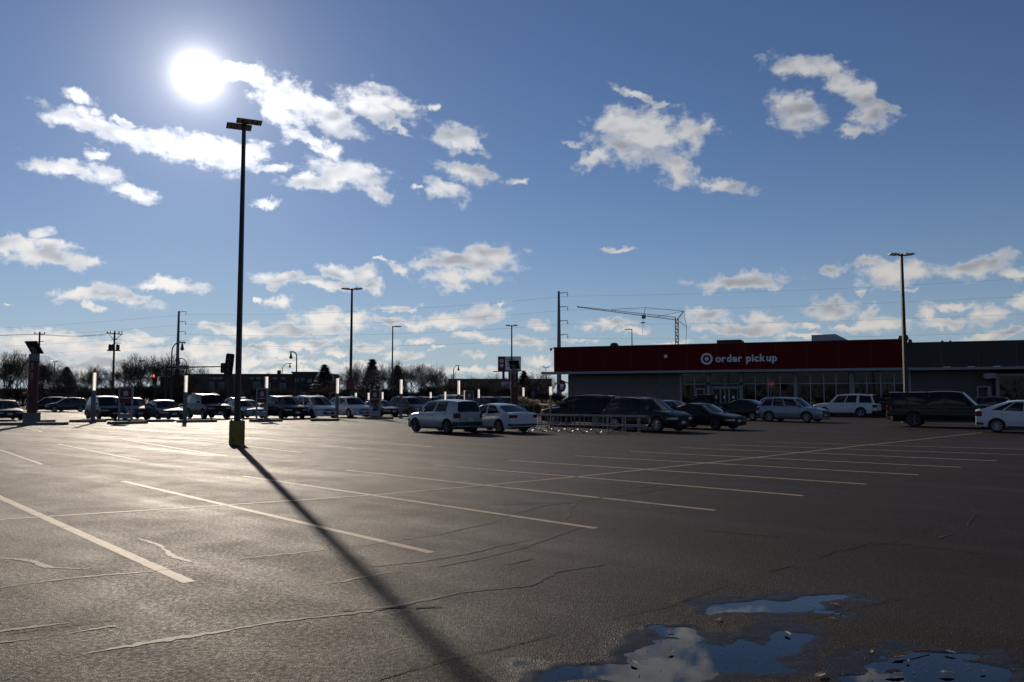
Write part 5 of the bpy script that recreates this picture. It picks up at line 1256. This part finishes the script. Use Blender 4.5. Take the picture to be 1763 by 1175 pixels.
    # cabin: deck, dash, seats
    c = MB(); x0, x1 = xb0 + .12, sp['rb'] - .10
    c.box(L / 2 - x1, L / 2 - x0, -hw * .86, hw * .86, top(x0) - .05, top(x0) + .012)
    zb = top(xb0)
    for x in ([xr0 + .35, xr0 + 1.2] + ([xr0 + 2.0] if L > 4.9 and not sp.get('bed') and not sp.get('topper') else [])):
        if x > x1 - .2: continue
        for y in (-.40, .40):
            c.box(L / 2 - x - .13, L / 2 - x, y - .24, y + .24, zb + .013, zb + .24); c.box(L / 2 - x - .14, L / 2 - x - .03, y - .12, y + .12, zb + .25, zb + .42)
    parts.append(('seats', c.mesh('seats'), 'cabin', None))
    sw = MB(); sw.tube([(L / 2 - xr0 - .02 + .06 * math.sin(t), .40 + .17 * math.cos(t), zb + .10 + .15 * math.sin(t)) for t in [2 * math.pi * k / 16 for k in range(16)]], .016, 5, closed=True); parts.append(('steering_wheel', sw.mesh('steering_wheel'), 'cabin', None))
    u = MB(); u.box(-L / 2 + .25, L / 2 - .2, -hw * .62, hw * .62, .19 + (.08 if r > .38 else 0), .62); u.box(-L / 2 + .6, L / 2 - .6, -hw * .86, hw * .86, .58, .74); parts.append(('underbody', u.mesh('underbody'), 'trim_black', None))
    # strips that hug the nose and tail
    def wrap(front, pts, z0, z1, th=.012, tilt=0.0):
        """pts: (distance from the end, half-width) pairs; returns a raised strip"""
        b = MB(); n = len(pts); q = []
        for (d, y) in pts:
            X = (L / 2 - d) if front else (-L / 2 + d); sx = 1 if front else -1
            q.append((X + sx * (th if d < .05 else th * .3), y + (math.copysign(th, y) if d >= .01 else 0)))
        vs = [(x, y, z0) for x, y in q] + [(x - (1 if front else -1) * tilt, y, z1) for x, y in q]; b.add(vs, [(i, i + 1, n + i + 1, n + i) for i in range(n - 1)])
        back = [((x - (1 if front else -1) * .05), y * .97) for x, y in q]; m0 = len(b.v); b.v += [(x, y, z0) for x, y in back] + [(x - (1 if front else -1) * tilt, y, z1) for x, y in back]
        b.f += [(i, m0 + i, m0 + i + 1, i + 1) for i in range(n - 1)] + [(n + i, n + i + 1, m0 + n + i + 1, m0 + n + i) for i in range(n - 1)] + [(0, n, m0 + n, m0), (n - 1, m0 + n - 1, m0 + 2 * n - 1, 2 * n - 1)]
        return b
    pf = lambda d: plan(d); pr = lambda d: plan(L - d)
    zf, zr_ = top(0), top(L)
    for sg in (1, -1):
        hl = [(0, sg * pf(0) * .58), (0, sg * pf(0) * .96), (.04, sg * pf(.04)), (.14, sg * pf(.14)), (.32, sg * pf(.32))]
        parts.append(('headlight', wrap(True, hl, zf - .14, zf - .04, tilt=.01).mesh('headlight', 30), 'lamp_clear', None))
        tl = [(0, sg * pr(0) * (.70 if kind in ('sedan', 'coupe') else .86)), (0, sg * pr(0) * .97), (.04, sg * pr(.04)), (.14, sg * pr(.14)), (.24, sg * pr(.24))]
        hi = zr_ - .02 if kind in ('sedan', 'coupe', 'liftback') else zr_ + .0
        parts.append(('taillight', wrap(False, tl, hi - (.15 if kind in ('sedan', 'coupe') else .24), hi).mesh('taillight', 30), 'lamp_red', None))
    g_ = MB(); 
    for k in range(4): g_.box(L / 2 + .002, L / 2 + .016, -pf(0) * .54, pf(0) * .54, zf - .17 + k * .038, zf - .148 + k * .038)
    g_.box(L / 2 + .002, L / 2 + .012, -pf(0) * .62, pf(0) * .62, .34, zf - .26); parts.append(('grille', g_.mesh('grille'), 'trim_black', None))
    parts.append(('front_plate', MB().box(L / 2 + .017, L / 2 + .028, -.16, .16, .42, .55).mesh('front_plate'), 'plate', None))
    zp = .62 if kind in ('big_suv', 'suv', 'crossover', 'boxy', 'truck', 'pickup', 'minivan') else .72
    parts.append(('rear_plate', MB().box(-L / 2 - .022, -L / 2 - .002, -.16, .16, zp, zp + .14).mesh('rear_plate'), 'plate', None))
    parts.append(('rear_bumper', wrap(False, [(.30, -pr(.3)), (.14, -pr(.14)), (.04, -pr(.04)), (0, -pr(0) * .9), (0, pr(0) * .9), (.04, pr(.04)), (.14, pr(.14)), (.30, pr(.3))], .36, .56 if zp < .7 else .46, .016).mesh('rear_bumper', 30), 'trim_black', None))
    # side details on both flanks
    for sg in (1, -1):
        m = MB(); xm = xb0 + .30; zm = top(xm) + .05; y = sg * plan(xm)
        m.box(L / 2 - xm - .09, L / 2 - xm + .09, min(y * .98, y * 1.20), max(y * .98, y * 1.20), zm, zm + .15); parts.append(('mirror', m.mesh('mirror'), 'PAINT', None))
        seam = MB(); wb = sp['wheels']
        for (s0, s1) in [(.03, .0)] + [((a[1] + b[0]) / 2, 0) for a, b in zip(sp['win'], sp['win'][1:])][:2]:
            xx = lerp(xb0, sp['rb'], s0); xx = max(xx, wb[0] + Ra + .06)
            if xx > wb[1] - Ra * .6: continue
            for f0, f1 in zip((.06, .35, .6, .85), (.35, .6, .85, 1.0)):
                (ya, za), (yb, zb_) = side(xx, f0), side(xx, f1)
                seam.add([(L / 2 - xx - .006, sg * (ya + .002), za), (L / 2 - xx + .006, sg * (ya + .002), za), (L / 2 - xx + .006, sg * (yb + .002), zb_), (L / 2 - xx - .006, sg * (yb + .002), zb_)], [(0, 1, 2, 3)])
        parts.append(('door_seam', seam.mesh('door_seam'), 'trim_black', None))
        for (a, b) in sp['win'][:2]:
            xx = min(lerp(xb0, sp['rb'], b) - .12, wb[1] - .2); y_, z_ = side(xx, .84); h_ = MB(); h_.box(L / 2 - xx - .10, L / 2 - xx + .10, min(sg * (y_ - .01), sg * (y_ + .035)), max(sg * (y_ - .01), sg * (y_ + .035)), z_ - .02, z_ + .015); parts.append(('door_handle', h_.mesh('door_handle'), 'PAINT', None))
        sl = MB(); xa, xz = wb[0] + Ra + .02, wb[1] - Ra - .02; ya = plan((xa + xz) / 2) * wide(.30, 1.0)
        zz = bottom((xa + xz) / 2); sl.box(L / 2 - xz, L / 2 - xa, min(sg * (ya - .06), sg * (ya + .012)), max(sg * (ya - .06), sg * (ya + .012)), zz - .02, zz + .09); parts.append(('sill', sl.mesh('sill'), 'trim_black', None))
        if kind in ('suv', 'crossover', 'big_suv', 'minivan'):
            rl = MB(); pts = []
            for s in np.linspace(.05, .93, 9):
                x, y2, z2 = pt(float(s), 1.0); pts.append((L / 2 - x, sg * (y2 - .05), z2 + .055 if .06 < s < .92 else z2 + .02))
            rl.tube(pts, .018, 5); parts.append(('roof_rail', rl.mesh('roof_rail'), 'trim_black', None))
    # wheels
    tw = .105 if r < .38 else .13
    ty = MB(); prof = [(r * .66, -tw), (r * .90, -tw * 1.05), (r * .985, -tw * .8), (r, -tw * .5), (r, tw * .5), (r * .985, tw * .8), (r * .90, tw * 1.05), (r * .66, tw)]
    ty.lathe(prof, 28, (0, 0, 0), 'y'); tym = ty.mesh('wheel', 40)
    rims = []
    for sg in (1, -1):
        rm = MB(); n = 28
        for (ra, rb_, ya, yb) in ((r * .60, r * .70, tw * .80, tw * 1.06),):
            rm.lathe([(ra, sg * ya * .4), (ra, sg * yb * .9), (rb_, sg * yb), (rb_, sg * ya)], n, (0, 0, 0), 'y')
        rm.f = rm.f[:-2]
        rm.lathe([(r * .62, sg * tw * .28), (.02, sg * tw * .30)], n, (0, 0, 0), 'y')
        rm.lathe([(r * .17, sg * tw * .3), (r * .17, sg * tw * .95), (r * .08, sg * tw * 1.02)], 12, (0, 0, 0), 'y')
        ns = 5 if kind in ('boxy', 'coupe', 'truck', 'big_suv') else 10
        for k in range(ns):
            a = 2 * math.pi * k / ns; rm.bar((math.cos(a) * r * .15, sg * tw * .86, math.sin(a) * r * .15), (math.cos(a) * r * .63, sg * tw * .92, math.sin(a) * r * .63), .05 if ns == 5 else .028, .018)
        rims.append(rm.mesh('rim', 35))
    wl = [((L / 2 - xw, sg * (hw - tw * 1.0), r), 0 if sg > 0 else 1) for xw in sp['wheels'] for sg in (1, -1)]
    return parts, tym, rims, wl
CAR = {}
def car(kind, color, u, v, az, label, cat='car', scale=1.0, rim='alloy', name=None, group=None, over=None):
    if kind not in CAR: CAR[kind] = car_meshes(kind)
    parts, tym, rims, wl = CAR[kind]; g_ = ground(u, v)
    o = empty(name or {'truck': 'pickup_truck', 'pickup': 'pickup_truck', 'minivan': 'minivan', 'sedan': 'sedan', 'coupe': 'sedan', 'boxy': 'hatchback', 'liftback': 'hatchback'}.get(kind, 'suv'), (g_.x, g_.y, 0.012), R(90 - az), label, cat, group)
    o.scale = (scale,) * 3
    def part(nm, me_, m, par, loc=None):
        q = bpy.data.objects.new(nm, me_); col.objects.link(q); q.parent = par
        if not me_.materials: me_.materials.append(None)
        q.material_slots[0].link = 'OBJECT'; q.material_slots[0].material = MATS[m]
        if loc: q.location = loc
        return q
    for nm, me_, m, _ in parts: part(nm, me_, color if m == 'PAINT' else (over or {}).get(nm, m), o)
    for loc, k in wl:
        w = part('wheel', tym, 'tyre', o, loc); part('rim', rims[k], rim, w)
    return o
FWD, AWAY = 139, -41
car('sedan', 'paint_navy', 6, 724, FWD, 'dark blue sedan cut by the left edge of the picture')
car('suv', 'paint_black', 84, 708.5, -118, 'dark SUV half hidden behind another crossing the far lot at left', 'SUV')
car('crossover', 'paint_charcoal', 116, 709.5, -120, 'dark crossover seen side-on in the far lot at left', 'SUV')
car('minivan', 'paint_black', 182, 722, FWD, 'black minivan behind the leftmost light post', 'minivan')
car('crossover', 'paint_grey', 226, 722.5, FWD, 'grey crossover behind the first red bay sign', 'SUV')
car('sedan', 'paint_charcoal', 281, 723.5, FWD, 'dark sedan with sun glinting on roof and bonnet')
car('big_suv', 'paint_black', 357, 721, FWD, 'big black SUV left of the tall lamp post', 'SUV')
car('sedan', 'paint_steel', 421, 720.5, FWD, 'blue-grey sedan behind the tall lamp post')
car('crossover', 'paint_white', 412, 714, FWD, 'white crossover showing its roof behind the blue-grey sedan', 'SUV')
car('suv', 'paint_black', 488, 721, FWD, 'black SUV right of the second red bay sign', 'SUV', 1.04)
car('minivan', 'paint_white', 540, 720.5, FWD, 'white minivan parked behind the kerb', 'minivan')
car('suv', 'paint_white', 602, 719, FWD, 'white SUV with black grille right of the white minivan', 'SUV')
car('coupe', 'paint_charcoal', 654, 717.5, FWD, 'low dark sedan behind the third red bay sign')
car('suv', 'paint_grey', 705, 717, FWD, 'grey SUV left of the silver hatchback', 'SUV')
car('suv', 'paint_black', 742, 713.5, FWD, 'black SUV behind the grey SUV', 'SUV')
car('minivan', 'paint_silver', 785, 712, FWD, 'pale van behind the silver hatchback', 'van', 1.08)
car('suv', 'paint_maroon', 846, 714.5, FWD, 'dark maroon SUV behind the white sedan', 'SUV')
car('suv', 'paint_charcoal', 877, 712, FWD, 'charcoal SUV beside the right-hand red call tower', 'SUV', 1.0)
car('boxy', 'paint_silver', 764, 744.5, -44, 'boxy silver hatchback seen from behind in the open lot', 'car', 0.95, 'dark_alloy')
car('sedan', 'paint_white', 853, 743.5, -41, 'white sedan beside the silver hatchback, trunk toward the viewer', 'car', 0.93)
car('crossover', 'paint_maroon', 985, 718, -40, 'dark red SUV behind the black SUV at the corral', 'SUV')
car('big_suv', 'paint_black', 1004, 734, -58, 'long black SUV facing left behind the cart corral', 'SUV', 0.93)
car('suv', 'paint_black', 1113, 742, FWD, 'black SUV facing right behind the cart corral', 'SUV', 0.98)
car('sedan', 'paint_charcoal', 1155, 727, FWD, 'dark sedan showing its roof behind the black SUV')
car('coupe', 'paint_black', 1212, 738.5, FWD, 'black sedan parked right of the black SUV', 'car', 0.96, 'dark_alloy')
car('pickup', 'paint_black', 1212, 718, -60, 'black pickup truck before the store entrance', 'pickup truck')
car('liftback', 'paint_black', 1279, 723.5, AWAY, 'black hatchback left of the blue-silver SUV', 'car', 1.0)
car('suv', 'paint_white', 1330, 719, -45, 'white SUV hidden behind the blue-silver SUV', 'SUV')
car('suv', 'paint_steel', 1365, 726.5, FWD - 5, 'blue-silver SUV facing right before the store', 'SUV', 0.98)
car('big_suv', 'paint_white', 1458, 718, -52, 'big white SUV facing left before the store windows', 'SUV')
car('crossover', 'paint_black', 1525, 717, FWD, 'black car in shade behind the white SUV', 'SUV')
car('truck', 'paint_black', 1631, 735.5, 123, 'dark pickup truck with matching bed topper', 'pickup truck', 1.05, 'dark_alloy', over={'rear_bumper': 'chrome'})
car('crossover', 'paint_charcoal', 1726, 722, 125, 'charcoal car behind the white hatchback', 'SUV', 1.05)
car('liftback', 'paint_white', 1773, 745, 121, 'white sloping hatchback cut by the right edge', 'car', 1.0)

# ------------------------------------------------------------------ fallen leaves, twigs and grit in the wet corner
mat('dead_leaf', (0.16, 0.085, 0.04), 0.7, var=0.5, scale=30); mat('orange_leaf', (0.32, 0.10, 0.02), 0.6, var=0.4, scale=30); mat('pale_leaf', (0.34, 0.27, 0.19), 0.7, var=0.3, scale=30)
rl = random.Random(9)
def leaf(u, v, s, m, label):
    g_ = ground(u, v); n = 11; pts = []
    for i in range(n):
        t = i / (n - 1); pts.append((t - .5, .22 * math.sin(math.pi * t) ** .8 * rl.uniform(.75, 1.15)))
    vs = [(x * s, y * s, .010 + .16 * s * (abs(y) * 3 + x * x)) for x, y in pts] + [(x * s, -y * s, .010 + .14 * s * (abs(y) * 2.5 + x * x)) for x, y in pts[1:-1]] + [(x * s, 0, .010 + .04 * s * rl.random()) for x, y in pts]
    fs = []; c0 = n + n - 2
    for i in range(n - 1):
        fs.append((c0 + i, c0 + i + 1, i + 1, i)); a = n + i - 1 if i > 0 else 0; b = n + i if i + 1 < n - 1 else n - 1
        fs.append((c0 + i + 1, c0 + i, a, b))
    me_ = bpy.data.meshes.new('fallen_leaf'); me_.from_pydata(vs, [], fs); me_.validate()
    o = link('fallen_leaf', me_, MATS[m], None, (g_.x, g_.y, 0), rl.uniform(0, 6)); tag(o, label, 'leaf', 'fallen leaves'); return o
for (u, v, s, m, lab) in ((1436, 1043, .10, 'orange_leaf', 'brown leaf at the right tip of the upper puddle'), (1236, 1069, .08, 'pale_leaf', 'pale leaf between the upper and the large puddle'), (1356, 1093, .09, 'pale_leaf', 'pale leaf on the right shore of the large puddle'),
      (1092, 1144, .08, 'dead_leaf', 'dark leaf on the cloud reflected in the puddle'), (1155, 1125, .07, 'dead_leaf', 'small dark leaf at the top of the reflected cloud'), (1545, 1133, .11, 'orange_leaf', 'orange leaf with long stalk in the right puddle'), (1636, 1126, .08, 'pale_leaf', 'pale leaf at the far shore of the right puddle'),
      (1412, 1166, .10, 'pale_leaf', 'pale leaf left of the right puddle at the bottom'), (1540, 1162, .14, 'dead_leaf', 'large curled brown leaf in the right puddle'), (1630, 1162, .10, 'pale_leaf', 'pale curled leaf near the bottom of the right puddle'), (1432, 1067, .06, 'dead_leaf', 'small brown leaf right of the upper puddle'),
      (1155, 1087, .06, 'orange_leaf', 'tiny rust leaf on the upper edge of the large puddle'), (1500, 1125, .07, 'dead_leaf', 'brown leaf at the left of the right puddle'), (1692, 1158, .06, 'dead_leaf', 'small dark leaf at the right end of the right puddle'), (1563, 1140, .05, 'dead_leaf', 'tiny brown leaf below the orange leaf')):
    leaf(u, v, s, m, lab)
a, b = ground(1540, 1133), ground(1600, 1122); tag(MB().tube([a + Vector((0, 0, .012)), a.lerp(b, .5) + Vector((0, 0, .02)), b + Vector((0, 0, .012))], .004, 5).build('twig', MATS['orange_leaf']), 'thin orange-brown twig lying across the right puddle', 'twig')
gr = MB()
for i in range(480):
    u, v = rl.uniform(900, 1763), rl.uniform(1030, 1180); p = ground(u, v); s = rl.uniform(.002, .005)
    if i % 3 == 0: p = ground(rl.uniform(0, 1763), rl.uniform(960, 1180))
    z = 0.001; gr.add([p + Vector((-s, -s * .6, z)), p + Vector((s, -s * .5, z)), p + Vector((s * .7, s, z)), p + Vector((-s * .8, s * .7, z)), p + Vector((0, 0, z + s))], [(0, 1, 4), (1, 2, 4), (2, 3, 4), (3, 0, 4)])
o = gr.build('grit', MATS['dead_leaf']); tag(o, 'loose grit and leaf crumbs scattered over the asphalt', 'grit', kind='stuff')
